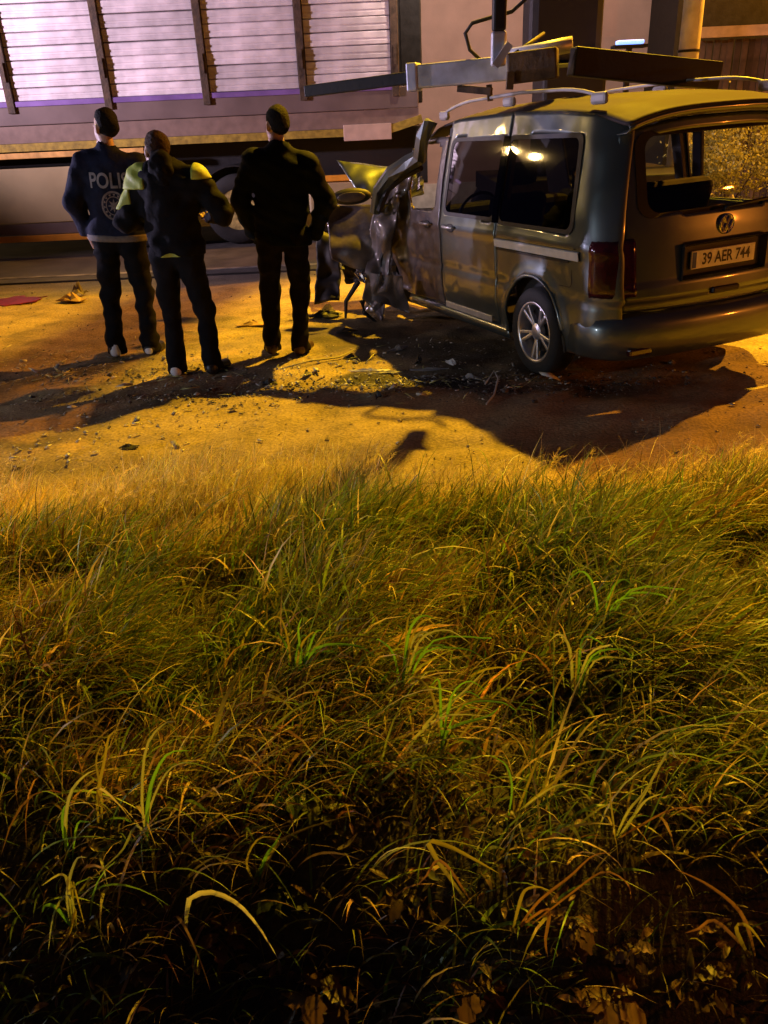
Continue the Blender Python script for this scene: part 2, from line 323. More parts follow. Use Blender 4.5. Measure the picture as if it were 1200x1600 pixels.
# ------------------------------------------------------------------ lorry standing on the road
TY = 13.5
def tz(x, y, Y=TY): return at(x, y, Y).z
def tx(x, y, Y=TY): return at(x, y, Y).x
truck = empty('cargo_lorry', (0, TY, -0.005), 0, 'long lorry with white ribbed aluminium dropsides on the road behind the three men', 'lorry')
def P_(name, bm, m, par=truck, smooth=False):       # parts in the lorry's own frame
    bmesh.ops.translate(bm, vec=(0, -TY, 0.005), verts=bm.verts[:]); return obj(name, bm, m, par, smooth)
zb = tz(300, 146); post_x = [tx(p, 60) for p in (-95, -5, 153, 312, 468, 616)]
ztop = zb + 1.75; npl = 10; ph = (ztop - zb) / npl
for i, (a, c) in enumerate(zip(post_x, post_x[1:])):
    L = c - a - 0.13; first = None
    prof = [(0.012, 0), (0, 0.006), (0, 0.05), (0.008, 0.056), (0.008, 0.078), (0, 0.084), (0, ph - 0.022), (0.012, ph - 0.012), (0.05, ph - 0.004), (0.05, 0)]
    for k in range(npl):
        if first is None:
            bm = bmesh.new(); va = [bm.verts.new((0, y, z)) for y, z in prof]; vb = [bm.verts.new((L, y, z)) for y, z in prof]; n = len(prof)
            for j in range(n): bm.faces.new((va[j], vb[j], vb[(j + 1) % n], va[(j + 1) % n]))
            bm.faces.new(va); bm.faces.new(vb[::-1])
            first = o = obj('plank', bm, M_['alu'], truck)
        else:
            o = first.copy(); link(o)
        o.location = (a + 0.065, random.uniform(-0.008, 0.008), zb + k * ph + 0.005 + random.uniform(-0.003, 0.003)); o.rotation_euler.y = random.uniform(-0.003, 0.003)
for p in post_x:
    bm = bmesh.new(); box(bm, (p - 0.055, TY - 0.045, zb - 0.16), (p + 0.055, TY + 0.07, ztop + 0.06), bev=0.008)
    box(bm, (p - 0.02, TY - 0.065, zb + 0.25), (p + 0.02, TY - 0.046, zb + 0.5)); P_('post', bm, M_['rust'])
x0, x1 = post_x[0] - 0.3, post_x[-1] + 0.08
bm = bmesh.new(); box(bm, (x0, TY + 0.06, zb - 0.02), (x1, TY + 2.35, ztop - 0.15)); P_('cargo_body', bm, M_['darksteel'])
# side rail below the boards
zr1, zr0 = zb - 0.03, tz(300, 212)
bm = bmesh.new(); box(bm, (x0, TY - 0.012, zr0 + 0.24), (x1 + 0.25, TY + 2.3, zr1), bev=0.01); P_('side_rail', bm, M_['greyband'])
bm = bmesh.new(); box(bm, (x0, TY - 0.03, zb - 0.075), (x1 - 0.05, TY - 0.0135, zb - 0.004), bev=0.005); P_('glow_strip', bm, mat('painted_glow', (0.20, 0.115, 0.36), 0.5, var=0.25, scale=3))  # purple light under the boards put into this added strip's colour
bm = bmesh.new(); box(bm, (x0, TY + 0.02, zr0), (x1 + 0.25, TY + 2.2, zr0 + 0.235)); P_('lower_rail', bm, mat('lower_rail', (0.22, 0.15, 0.12), 0.6, var=0.15))
bm = bmesh.new(); a = at(537, 207, TY); box(bm, (a.x, TY - 0.03, a.z - 0.12), (a.x + 0.72, TY + 0.018, a.z + 0.1), bev=0.006); P_('marker_plate', bm, mat('pale_plate', (0.62, 0.45, 0.36), 0.5, var=0.1))
# lower lip of the chassis, the yellow lamplight put into its colour
bm = bmesh.new(); za = zr0 - 0.11
box(bm, (x0, TY - 0.02, za), (x1 - 0.25, TY + 0.3, zr0 - 0.004)); bar(bm, (x1 - 0.27, TY + 0.14, za + 0.053), (x1 + 0.3, TY + 0.14, za + 0.2), 0.32, 0.11); P_('chassis_lip', bm, M_['yellow_lit'])
bm = bmesh.new(); box(bm, (x0, TY + 0.45, 0.75), (x1 + 0.4, TY + 1.8, zr0 - 0.02)); P_('chassis_frame', bm, M_['black'])
# beige side guard with two stripes
gx1 = tx(236, 300); z_a, z_b = tz(60, 348), tz(60, 262)
bm = bmesh.new(); box(bm, (x0, TY - 0.03, z_a), (gx1, TY + 0.03, z_b), bev=0.012); P_('side_guard', bm, M_['beige'])
bm = bmesh.new(); box(bm, (x0, TY - 0.06, tz(60, 377)), (gx1 + 0.1, TY + 0.0, tz(60, 367)), bev=0.006); P_('reflector_strip', bm, M_['orange'])
bm = bmesh.new(); box(bm, (x0, TY - 0.05, tz(60, 247)), (gx1, TY + 0.01, tz(60, 238)), bev=0.006); P_('reflector_strip', bm, mat('amber_strip', (0.75, 0.42, 0.12), 0.5))
bm = bmesh.new(); box(bm, (x0, TY - 0.01, tz(60, 366)), (gx1, TY + 0.02, z_a - 0.01)); P_('guard_rail', bm, M_['greyband'])
a = at(480, 276, TY); b_ = at(575, 330, TY)
bm = bmesh.new(); box(bm, (a.x, TY + 0.02, b_.z), (b_.x + 0.6, TY + 0.5, a.z - 0.09), bev=0.03); P_('fuel_tank', bm, M_['beige'])
bm = bmesh.new(); box(bm, (a.x, TY - 0.01, a.z - 0.085), (b_.x + 0.6, TY + 0.1, a.z), bev=0.01); P_('reflector_strip', bm, M_['orange'])
def truck_wheel(x, y=TY + 0.05, r=0.52):
    M = Matrix.Translation((x, y, r - 0.005)) @ Matrix.Rotation(R(90), 4, 'X')
    bm = bmesh.new(); lathe(bm, [(0.30, 0.02), (0.34, 0.03), (0.47, 0.03), (r, -0.03), (r, -0.25), (0.47, -0.3), (0.3, -0.3)], 40, M, False); t = P_('wheel', bm, M_['rubber'], truck, True)
    bm = bmesh.new(); lathe(bm, [(0.30, 0.015), (0.27, -0.04), (0.13, -0.02), (0.12, 0.06), (0.06, 0.09)], 28, M)
    for k in range(10):
        an = k * math.pi / 5; box(bm, (-0.015, -0.015, -0.02), (0.015, 0.015, 0.02), M @ Matrix.Translation((0.2 * math.cos(an), 0.2 * math.sin(an), -0.015)))
    o = obj('hub', bm, M_['hubyellow'], t); bmesh_shift(o, (0, -TY, 0.005))
    bm = bmesh.new()
    for k in range(13):
        an = math.pi * k / 12; c0 = (x + 0.66 * math.cos(an), 0, r + 0.66 * math.sin(an) + 0.05)
        if k: bar(bm, (pc[0], y + 0.12, pc[2]), (c0[0], y + 0.12, c0[2]), 0.36, 0.02, (0, 1, 0.01))
        pc = c0
    return t
def bmesh_shift(o, v):
    for p in o.data.vertices: p.co += Vector(v)
for px in (372, 236):
    truck_wheel(tx(px, 330))
for px in (372, 236):
    x = tx(px, 330); bm = bmesh.new(); n = 14
    for k in range(n):
        a0, a1 = math.pi * (0.08 + 0.84 * k / n), math.pi * (0.08 + 0.84 * (k + 1) / n)
        p = [(x + 0.64 * math.cos(t), 0.52 + 0.64 * math.sin(t)) for t in (a0, a1)]
        vs = [bm.verts.new((p[0][0], TY + 0.0, p[0][1])), bm.verts.new((p[1][0], TY + 0.0, p[1][1])), bm.verts.new((p[1][0], TY + 0.5, p[1][1])), bm.verts.new((p[0][0], TY + 0.5, p[0][1]))]
        bm.faces.new(vs)
    o = P_('mudguard', bm, M_['black']); md = o.modifiers.new('s', 'SOLIDIFY'); md.thickness = 0.02
# dark headboard behind the cab gap
bm = bmesh.new(); box(bm, (x1, TY + 0.1, zr0 + 0.3), (x1 + 0.32, TY + 2.2, ztop + 0.25), bev=0.02); P_('headboard', bm, M_['darksteel'])

# ------------------------------------------------------------------ plastered house, fence, lamp post
HY = 17.6
house = empty('plastered_house', (0, HY, 0), 0, 'pinkish plastered house wall behind the lorry and the lifting frame', 'house')
hx0, hx1 = at(664, 90, HY).x - 1.2, at(1062, 60, HY).x
def H_(name, bm, m): bmesh.ops.translate(bm, vec=(0, -HY, 0), verts=bm.verts[:]); return obj(name, bm, m, house)
bm = bmesh.new(); box(bm, (hx0, HY, -0.1), (hx1, HY + 6, 6.2)); H_('wall', bm, M_['plaster'])
bm = bmesh.new(); box(bm, (hx0 - 0.3, HY - 0.4, 6.21), (hx1 + 0.3, HY + 6.3, 6.45)); H_('roof', bm, M_['concrete'])
bm = bmesh.new(); box(bm, (hx0 + 0.1, HY - 0.03, -0.05), (hx1 - 0.05, HY - 0.002, 0.45)); H_('plinth', bm, M_['concrete'])
FY = 15.4
fence = empty('board_fence', (0, FY, 0), 0, 'brown upright board fence with a pale coping at the right edge', 'fence')
fx0, fx1 = at(1092, 90, FY).x, at(1092, 90, FY).x + 5.2
zc1, zc0 = at(1140, 41, FY).z, at(1140, 58, FY).z
n = int((fx1 - fx0) / 0.115)
for k in range(n):
    bm = bmesh.new(); h = zc0 - 0.02 - random.uniform(0, 0.02)
    box(bm, (0, -0.012, 0), (0.1, 0.012, h), bev=0.004); o = obj('board', bm, M_['wood'], fence); o.location = (fx0 + k * 0.115, random.uniform(-0.008, 0.008), 0.0); o.rotation_euler.y = random.uniform(-0.006, 0.006)
bm = bmesh.new(); box(bm, (fx0 - 0.05, -0.1, zc0 - FY * 0), (fx1, 0.12, zc1)); obj('coping', bm, M_['coping'], fence)
bm = bmesh.new(); box(bm, (fx0, 0.03, 0.4), (fx1, 0.08, 0.5)); box(bm, (fx0, 0.03, 1.6), (fx1, 0.08, 1.7)); obj('rail', bm, M_['wood'], fence)
bm = bmesh.new(); box(bm, (fx0 - 0.2, 0.6, 0), (fx1 + 6, 6.6, 7.0)); o = obj('shed', bm, M_['darksteel']); o.location = (0, FY + 0.1, 0)
tag(o, 'tall dark building behind the brown board fence', 'building')
pb = at(1074, 100, 12.2)
post = empty('street_lamp', (pb.x, 12.2, 0), 0, 'pale concrete lamp post rising behind the van beside the brown fence', 'street lamp')
bm = bmesh.new(); tube(bm, [(0, 0, -0.2), (0, 0, 3), (0, 0, 9.0)], [0.145, 0.128, 0.085], 20); obj('pole', bm, M_['concrete'], post, True)
lv = Vector(LAMP) - Vector((pb.x, 12.2, 0))
bm = bmesh.new(); tube(bm, [(0, 0, 8.9), (lv.x * 0.3, lv.y * 0.3, 9.25), (lv.x * 0.95, lv.y * 0.95, 9.3)], 0.035, 10); obj('arm', bm, M_['grey'], post, True)
bm = bmesh.new(); box(bm, (lv.x - 0.34, lv.y - 0.16, lv.z + 0.2), (lv.x + 0.34, lv.y + 0.16, lv.z + 0.38), bev=0.04); obj('lamp_head', bm, M_['grey'], post)
bm = bmesh.new(); box(bm, (lv.x - 0.24, lv.y - 0.11, lv.z + 0.17), (lv.x + 0.24, lv.y + 0.11, lv.z + 0.198)); obj('lens', bm, M_['lampglow'], post)
bm = bmesh.new(); lathe(bm, [(0.142, 0), (0.142, 0.03)], 20, Matrix.Translation((0, 0, at(1075, 82, 12.2).z))); obj('band', bm, M_['darksteel'], post)

# ------------------------------------------------------------------ recovery truck with its loader crane, dark behind the van
ry = 11.3
rec = empty('recovery_truck', (2.5, ry, 0), 0, 'dark recovery truck with a loader crane standing behind the van', 'truck')
bm = bmesh.new(); box(bm, (-0.9, -0.3, 0.72), (1.7, 1.8, 0.95), bev=0.02); obj('bed', bm, M_['darksteel'], rec)
for x in (-0.55, 1.3):
    for y in (-0.28, 1.5):
        bm = bmesh.new(); lathe(bm, [(0.2, 0.0), (0.40, 0.0), (0.44, -0.05), (0.44, -0.2), (0.40, -0.25), (0.2, -0.25)], 28, Matrix.Translation((x, y, 0.44)) @ Matrix.Rotation(R(90), 4, 'X')); obj('wheel', bm, M_['rubber'], rec, True)
bm = bmesh.new(); box(bm, (-0.25, 0.2, 0.96), (0.55, 1.0, 2.25), bev=0.05); box(bm, (-0.42, 0.3, 2.26), (0.5, 0.95, 3.3), bev=0.1); obj('crane_base', bm, M_['black'], rec)
bm = bmesh.new(); bar(bm, (-0.2, 0.5, 2.9), (-0.35, 0.6, 6.9), 0.3, 0.3, (0, 1, 0), 0.02); bar(bm, (-0.35, 0.6, 6.9), (-1.55, -5.0, 6.95), 0.24, 0.28, (0, 0, 1), 0.02); obj('crane_arm', bm, M_['darksteel'], rec)
a = at(984, 62, ry) - Vector((2.5, ry, 0))
bm = bmesh.new(); box(bm, (a.x - 0.16, -0.08, a.z - 0.05), (a.x + 0.16, 0.06, a.z - 0.005), bev=0.015); bm2 = bm; obj('beacon', bm2, M_['bluelight'], rec)
bm = bmesh.new(); box(bm, (a.x - 0.2, -0.1, a.z - 0.09), (a.x + 0.2, 0.1, a.z - 0.055)); box(bm, (a.x - 0.03, -0.03, 0.95), (a.x + 0.03, 0.03, a.z - 0.09)); obj('beacon_stand', bm, M_['black'], rec)
# ------------------------------------------------------------------ crashed van (x forward from the rear bumper, y to its left, z up)
VYAW, VPIT, VROL = R(111.32), R(1.6), R(-1.4)
PIV = Vector((0.86, 0.90, 0.0))
van = empty('crashed_van', (1.155, 5.875, 0.0), 0, 'grey five-door van with crushed front and open dark rear, under the lifting frame', 'van')
VM = Matrix.Rotation(VYAW, 4, 'Z') @ Matrix.Rotation(VPIT, 4, 'Y') @ Matrix.Rotation(VROL, 4, 'X')
van.rotation_euler = VM.to_euler()
VW = Matrix.Translation((1.155, 5.875, 0)) @ VM @ Matrix.Translation(-PIV)
VWI = VW.inverted()
def V_(name, bm, m, par=None, smooth=False, solid=0.0, mi=None, keep=False):
    bmesh.ops.translate(bm, vec=-PIV, verts=bm.verts[:])
    o = obj(name, bm, m, par or van, smooth, 'keep' if keep else None)
    if solid:
        md = o.modifiers.new('thick', 'SOLIDIFY'); md.thickness = solid; md.offset = -1
        if mi is not None: md.material_offset = mi
    return o
def xrear(z, y=0.72):
    t = max(0, z - 1.02); return 0.012 + 0.085 * min(max(0, z - 0.60), 0.42) + 0.22 * t ** 1.15 + (0.02 if z < 0.62 else 0)
def zroof(x):
    return float(np.interp(x, [0.1, 0.35, 0.8, 1.4, 2.2, 2.7, 3.05], [1.745, 1.805, 1.84, 1.855, 1.84, 1.79, 1.68]))
def ztop(x): return zroof(x) - 0.075
def yside(x, z):
    y = 0.895
    if z > 1.0: y -= 0.15 * ((z - 1.0) / 0.72) ** 1.25
    if z < 0.48: y -= 0.05 * ((0.48 - z) / 0.25) ** 1.5
    if 0.60 < z < 0.66: y -= 0.008 * math.sin((z - 0.60) / 0.06 * math.pi)
    y += 0.012 * math.exp(-((z - 0.96) / 0.035) ** 2)
    d = x - xrear(z)
    if d < 0.26: y -= 0.165 * ((0.26 - d) / 0.26) ** 2.3
    for ax in (0.86, 3.54):                                       # flared arches
        r = math.hypot(x - ax, z - 0.34)
        y += 0.022 * math.exp(-((r - 0.40) / 0.05) ** 2)
    return y
def crush(p, side):
    x, y, z = p
    if side > 0 and x > 2.55:
        wgt = min(1.0, (x - 2.55) / 1.1) ** 1.4
        n = noise.noise_vector(Vector((x * 2.6, z * 2.6, 3.1))); n2 = noise.noise_vector(Vector((x * 7, z * 7, 9.1)))
        rdg = abs(noise.noise(Vector((x * 4.0, z * 3.2, 1.7))))
        y += wgt * (0.20 * n.x - 0.26 * rdg + 0.05 * n2.x + 0.10); x += wgt * (0.14 * n.y - 0.20 * (x - 2.55) * (0.4 + z * 0.3)); z += wgt * (0.10 * n.z + 0.03 * n2.z)
    return Vector((x, y, z))
def rrect(x0, x1, z0, z1, r, sk=0.0, n=5):                       # rounded outline in (x, z), sk leans the rear edge forward
    out = []
    for cx, cz, a0 in ((x1 - r, z1 - r, 0), (x0 + r, z1 - r, 90), (x0 + r, z0 + r, 180), (x1 - r, z0 + r, 270)):
        for k in range(n + 1):
            a = R(a0 + 90 * k / n); px, pz = cx + r * math.cos(a), cz + r * math.sin(a)
            if cx == x0 + r: px += sk * (pz - z0) / (z1 - z0)
            out.append((px, pz))
    return out
def inside(poly, x, z):
    c = False; n = len(poly); j = n - 1
    for i in range(n):
        xi, zi = poly[i]; xj, zj = poly[j]
        if (zi > z) != (zj > z) and x < (xj - xi) * (z - zi) / (zj - zi) + xi: c = not c
        j = i
    return c
def side_panel(name, x0, x1, zb, zt, side, holes=(), circ=(), par=None, dx=0.025, dz=0.025, rear=False, mat_=None, solid=0.018, dent=0.0):
    f = lambda v: v if callable(v) else (lambda x: v)
    zb, zt = f(zb), f(zt); bm = bmesh.new()
    nx = max(2, int((x1 - x0) / dx)); nz = max(2, int(1.4 / dz)); grid = {}; xz = {}
    for i in range(nx + 1):
        for j in range(nz + 1):
            s = i / nx; t = j / nz; xx = x0 + (x1 - x0) * s
            z = zb(xx) + (zt(xx) - zb(xx)) * t
            x = (xrear(z) + 0.012) * (1 - s) + x1 * s if rear else xx
            z = zb(x) + (zt(x) - zb(x)) * t
            y = yside(x, z)
            if dent: y -= dent * max(0, noise.noise(Vector((x * 3.1, z * 3.1, side * 2.2)))) + dent * 0.3 * noise.noise(Vector((x * 9, z * 9, 5)))
            p = crush((x, y, z), side); p.y *= side
            xz[i, j] = (x, z); grid[i, j] = bm.verts.new(p)
    for i in range(nx):
        for j in range(nz):
            cx = (xz[i, j][0] + xz[i + 1, j + 1][0]) / 2; cz = (xz[i, j][1] + xz[i + 1, j + 1][1]) / 2
            if any(inside(h, cx, cz) for h in holes) or any(math.hypot(cx - a, cz - b_) < r for a, b_, r in circ): continue
            q = (grid[i, j], grid[i + 1, j], grid[i + 1, j + 1], grid[i, j + 1]); bm.faces.new(q if side < 0 else q[::-1])
    bmesh.ops.delete(bm, geom=[v for v in bm.verts if not v.link_faces], context='VERTS')
    return V_(name, bm, [mat_ or M_['paint'], M_['trim']], par, True, solid, 1, keep=True)
def on_side(x, z, side, off=0.0): return Vector((x, side * (yside(x, z) + off), z))
def ring_strip(poly, o_in, o_out, fn, name, m, par, solid=0.008):
    bm = bmesh.new(); n = len(poly); cx = sum(p[0] for p in poly) / n; cz = sum(p[1] for p in poly) / n
    def off(p, d):
        v = Vector((p[0] - cx, p[1] - cz)); l = v.length; return (p[0] + v.x / l * d, p[1] + v.y / l * d)
    a = [bm.verts.new(fn(*off(p, o_in))) for p in poly]; b_ = [bm.verts.new(fn(*off(p, o_out))) for p in poly]
    for k in range(n): bm.faces.new((a[k], b_[k], b_[(k + 1) % n], a[(k + 1) % n]))
    return V_(name, bm, m, par, False, solid)
def pane(poly, fn, name, m, par):
    bm = bmesh.new(); n = len(poly); cx = sum(p[0] for p in poly) / n; cz = sum(p[1] for p in poly) / n; rings = []
    for s in (1.0, 0.75, 0.5, 0.25):
        rings.append([bm.verts.new(fn(cx + (p[0] - cx) * s, cz + (p[1] - cz) * s)) for p in poly])
    c = bm.verts.new(fn(cx, cz))
    for a, b_ in zip(rings, rings[1:]):
        for k in range(n): bm.faces.new((a[k], a[(k + 1) % n], b_[(k + 1) % n], b_[k]))
    for k in range(n): bm.faces.new((rings[-1][k], rings[-1][(k + 1) % n], c))
    return V_(name, bm, m, par, True)
W_Q = rrect(0.40, 1.372, 1.045, 1.62, 0.06, 0.07); W_S = rrect(1.412, 2.27, 1.06, 1.62, 0.06)
W_F = rrect(2.46, 3.05, 1.08, 1.58, 0.06)
def sill_z(x): return 0.27
def quarter_bot(x): return 0.25 + (0.06 if x < 0.35 else 0)
for side in (1, -1):
    gm = M_['glass_dark'] if side > 0 else M_['glass']
    qp = side_panel('rear_quarter', 0.03, 1.385, quarter_bot, ztop, side, [W_Q], [(0.86, 0.34, 0.385)], rear=True, dent=0.012 if side > 0 else 0)
    fn = lambda x, z, s=side: on_side(x, z, s, 0.004)
    pane(W_Q, fn, 'window', gm, qp); ring_strip(W_Q, -0.03, 0.016, lambda x, z, s=side: on_side(x, z, s, 0.008), 'window_seal', M_['black'], qp)
    bm = bmesh.new(); rows = []                                    # black gloss strip that joins the two side windows
    for z in np.linspace(1.045, 1.625, 10): rows.append([bm.verts.new(on_side(x, z, side, 0.0095)) for x in (1.345, 1.372)])
    for a, b_ in zip(rows, rows[1:]): bm.faces.new((a[0], a[1], b_[1], b_[0]))
    V_('window_strip', bm, M_['glass_dark'], qp, False, 0.004)
    bm = bmesh.new(); rows = []
    for z in np.linspace(1.045, 1.625, 10): rows.append([bm.verts.new(on_side(x, z, side, 0.0125)) for x in (1.366, 1.40, 1.44)])
    for a, b_ in zip(rows, rows[1:]):
        for k in (0, 1): bm.faces.new((a[k], a[k + 1], b_[k + 1], b_[k]))
    strip2 = bm
    bm = bmesh.new(); pts = [on_side(0.86 + 0.385 * math.cos(a), 0.34 + 0.385 * math.sin(a), side, -0.004) for a in np.linspace(R(-14), R(194), 26)]
    tube(bm, pts, 0.014, 6); V_('arch_lip', bm, M_['paint'], qp, True)
    sd = side_panel('sliding_door', 1.398, 2.335, 0.29, ztop, side, [W_S], dent=0.008 if side > 0 else 0)
    pane(W_S, fn, 'window', gm, sd); ring_strip(W_S, -0.03, 0.016, lambda x, z, s=side: on_side(x, z, s, 0.008), 'window_seal', M_['black'], sd)
    V_('window_strip', strip2, M_['glass_dark'], sd, False, 0.004)
    fd = side_panel('front_door', 2.362, 3.42, 0.29, ztop if side < 0 else (lambda x: 1.64 - 0.45 * max(0, (x - 2.85)) ** 1.1), side, [W_F], mat_=M_['paint_dent'] if side > 0 else None, dent=0.02 if side > 0 else 0)
    if side < 0: pane(W_F, fn, 'window', gm, fd)
    for par, hx in ((sd, 2.22), (fd, 2.50)):                       # pull handles
        bm = bmesh.new(); p = on_side(hx, 0.965, side, 0.026); q_ = on_side(hx + (-0.17 if par is sd else 0.17), 0.965, side, 0.026)
        tube(bm, [on_side(hx - 0.01, 0.965, side, 0.0), p, (p + q_) / 2 + Vector((0, side * 0.008, 0)), q_, on_side(q_.x, 0.965, side, 0.0)], 0.012, 8); V_('handle', bm, M_['silver'], par, True)
        bm = bmesh.new(); c = on_side((p.x + q_.x) / 2, 0.955, side, 0.0)
        bmesh.ops.create_uvsphere(bm, u_segments=12, v_segments=8, radius=1, matrix=Matrix.Translation(c) @ Matrix.Diagonal((0.07, 0.006, 0.035, 1))); V_('handle_cup', bm, M_['black'], par, True)
    bm = bmesh.new(); rows = []                                    # sill
    for x in np.linspace(1.25, 3.15, 30):
        rows.append([bm.verts.new((x, side * y, z)) for y, z in ((0.80, 0.17), (0.855, 0.19), (0.868, 0.235), (0.85, 0.275), (0.80, 0.285))])
    for a, b_ in zip(rows, rows[1:]):
        for k in range(4): bm.faces.new((a[k], b_[k], b_[k + 1], a[k + 1]))
    V_('sill', bm, M_['paint'], None, True, 0.01)
# slider rail and sill trim on the near side, fuel flap
bm = bmesh.new(); rows = []
for x in np.linspace(0.30, 1.385, 24): rows.append([bm.verts.new(on_side(x, z, 1, o)) for z, o in ((0.875, 0.004), (0.88, 0.016), (0.932, 0.016), (0.937, 0.004))])
for a, b_ in zip(rows, rows[1:]):
    for k in range(3): bm.faces.new((a[k], a[k + 1], b_[k + 1], b_[k]))
V_('slider_rail', bm, M_['white'], None, False, 0.006)
bm = bmesh.new(); rows = []
for x in np.linspace(0.42, 1.38, 24): rows.append([bm.verts.new(on_side(x, z, 1, 0.006)) for z in (0.855, 0.872)])
for a, b_ in zip(rows, rows[1:]): bm.faces.new((a[0], a[1], b_[1], b_[0]))
V_('rail_slot', bm, M_['black'], None, False, 0.003)
bm = bmesh.new(); bar(bm, on_side(1.5, 0.305, 1, 0.008), on_side(2.32, 0.305, 1, 0.008), 0.016, 0.05, bev=0.004); V_('door_trim', bm, M_['silver'])
bm = bmesh.new(); fl = rrect(0.40, 0.60, 0.70, 0.88, 0.03)
for k in range(len(fl)): pass
bm.free(); ring_strip(fl, -0.004, 0.004, lambda x, z: on_side(x, z, 1, -0.008), 'fuel_flap', M_['black'], None, 0.004)
# roof
def tail_top(y): return ztop(0.1) + (zroof(0.1) - ztop(0.1)) * (1 - min(1, abs(y) / 0.73) ** 3.2) - 0.055
def on_tail_(y): return (xrear(tail_top(y)) + 0.055 * (abs(y) / 0.70) ** 3.5 - 0.022, y * 0.985, tail_top(y) - 0.012)
bm = bmesh.new(); rows = []
for x in np.linspace(0.075, 2.98, 60):
    yt = yside(max(x, 0.45), ztop(x)) + 0.0; row = []
    if x < 0.5: yt -= 0.025 * ((0.5 - x) / 0.42) ** 2.2
    for t in np.linspace(-1, 1, 33):
        zz = ztop(x) + (zroof(x) - ztop(x)) * (1 - abs(t) ** 3.2) - 0.006
        if x > 2.5 and t > 0: zz -= 0.10 * (x - 2.5) * t + 0.05 * abs(noise.noise(Vector((x * 5, t * 2, 0)))) * min(1, (x - 2.5) * 3)
        zz += 0.004 * math.cos(t * 22) * (abs(t) < 0.8) * min(1, max(0, (x - 0.3) * 4))
        row.append(bm.verts.new((x, yt * t, zz)))
    rows.append(row)
for a, b_ in zip(rows, rows[1:]):
    for k in range(32): bm.faces.new((a[k], a[k + 1], b_[k + 1], b_[k]))
V_('roof', bm, [M_['roof'], M_['trim']], None, True, 0.015, 1)
bm = bmesh.new(); rows = []                                        # lip closing the roof down to the tailgate
for t in np.linspace(-1, 1, 33):
    zz = ztop(0.075) + (zroof(0.075) - ztop(0.075)) * (1 - abs(t) ** 3.2) - 0.012; yy = (yside(0.45, ztop(0.075)) - 0.026) * t; q_ = on_tail_(yy)
    rows.append([bm.verts.new(p) for p in ((0.082, yy, zz), (0.070, yy * 0.998, zz - 0.03), (0.11, yy * 0.995, zz - 0.05), q_)])
for a, b_ in zip(rows, rows[1:]):
    for k in range(3): bm.faces.new((a[k], a[k + 1], b_[k + 1], b_[k]))
V_('roof_lip', bm, M_['paint'], None, True, 0.006)
for side in (1, -1):
    bm = bmesh.new(); yr = lambda x: side * (yside(max(x, 0.45), 1.70) - 0.075)
    pts = [(x, yr(x), zroof(x) + 0.045 - 0.05 * (abs(x - 1.55) / 1.15) ** 8) for x in np.linspace(0.42, 2.68, 22)]
    tube(bm, pts, 0.012, 8); rl = V_('roof_rail', bm, M_['grey'], None, True)
    for xx in (0.46, 1.55, 2.62):
        bm = bmesh.new(); z = zroof(xx)
        box(bm, (xx - 0.08, yr(xx) - 0.018, z - 0.035), (xx + 0.08, yr(xx) + 0.018, z + 0.058 - (0.02 if xx != 1.55 else 0.03)), bev=0.02); V_('rail_foot', bm, M_['grey'], rl)
# tailgate
W_T = rrect(-0.60, 0.60, 1.13, 1.60, 0.09)
def on_tail(y, z, off=0.0):
    s = abs(y) / 0.70; return Vector((xrear(z) - off - 0.012 * (0.06 > abs(z - 0.66)) + 0.055 * s ** 3.5 - 0.035 * (1 - s * s), y * (1 - 0.045 * max(0, z - 1.0)), z))
bm = bmesh.new(); ys = np.linspace(-0.715, 0.715, 60); ts = np.linspace(0, 1, 57)
gv = [[bm.verts.new(on_tail(y, 0.555 + (tail_top(y) - 0.555) * t)) for t in ts] for y in ys]
for i in range(59):
    for j in range(55):
        cy = (ys[i] + ys[i + 1]) / 2; cz = 0.555 + (tail_top(cy) - 0.555) * (ts[j] + ts[j + 1]) / 2
        if inside(W_T, cy, cz): continue
        if abs(cy) < 0.33 and 0.735 < cz < 0.935: continue
        bm.faces.new((gv[i][j], gv[i][j + 1], gv[i + 1][j + 1], gv[i + 1][j]))
bmesh.ops.delete(bm, geom=[v for v in bm.verts if not v.link_faces], context='VERTS')
tg = V_('tailgate', bm, [M_['paint'], M_['trim']], None, True, 0.02, 1, keep=True)
pane(W_T, lambda y, z: on_tail(y, z, 0.004), 'window', M_['glass'], tg)
ring_strip(W_T, -0.035, 0.03, lambda y, z: on_tail(y, z, 0.006), 'window_seal', M_['black'], tg)
# plate recess
bm = bmesh.new(); xp = on_tail(0, 0.835).x
pr = [(-0.345, 0.72, 0.0), (0.345, 0.72, 0.0), (0.345, 0.95, 0.0), (-0.345, 0.95, 0.0)]
a = [bm.verts.new((xp - 0.012, y, z)) for y, z, _ in pr]; b_ = [bm.verts.new((xp + 0.035, y * 0.94, 0.835 + (z - 0.835) * 0.82)) for y, z, _ in pr]
for k in range(4): bm.faces.new((a[k], a[(k + 1) % 4], b_[(k + 1) % 4], b_[k]))
bm.faces.new(b_); V_('plate_recess', bm, M_['black'], tg, False, 0.012)
bm = bmesh.new(); xf = xp + 0.004
box(bm, (xf, -0.26, 0.780), (xf + 0.014, 0.26, 0.892), bev=0.004); npl_ = V_('number_plate', bm, M_['plate'], tg)
bm = text_bm('39 AER 744', 0.088); bmesh.ops.transform(bm, matrix=Matrix.Translation((xf - 0.002, -0.02, 0.834)) @ Matrix(((0, 0, 1, 0), (-1, 0, 0, 0), (0, 1, 0, 0), (0, 0, 0, 1))) @ Matrix.Diagonal((0.93, 1.12, 1, 1)), verts=bm.verts[:])
V_('plate_text', bm, M_['ink'], npl_, False)
bm = bmesh.new(); box(bm, (xf - 0.0025, 0.222, 0.787), (xf + 0.002, 0.252, 0.885)); V_('plate_band', bm, M_['blue'], npl_)
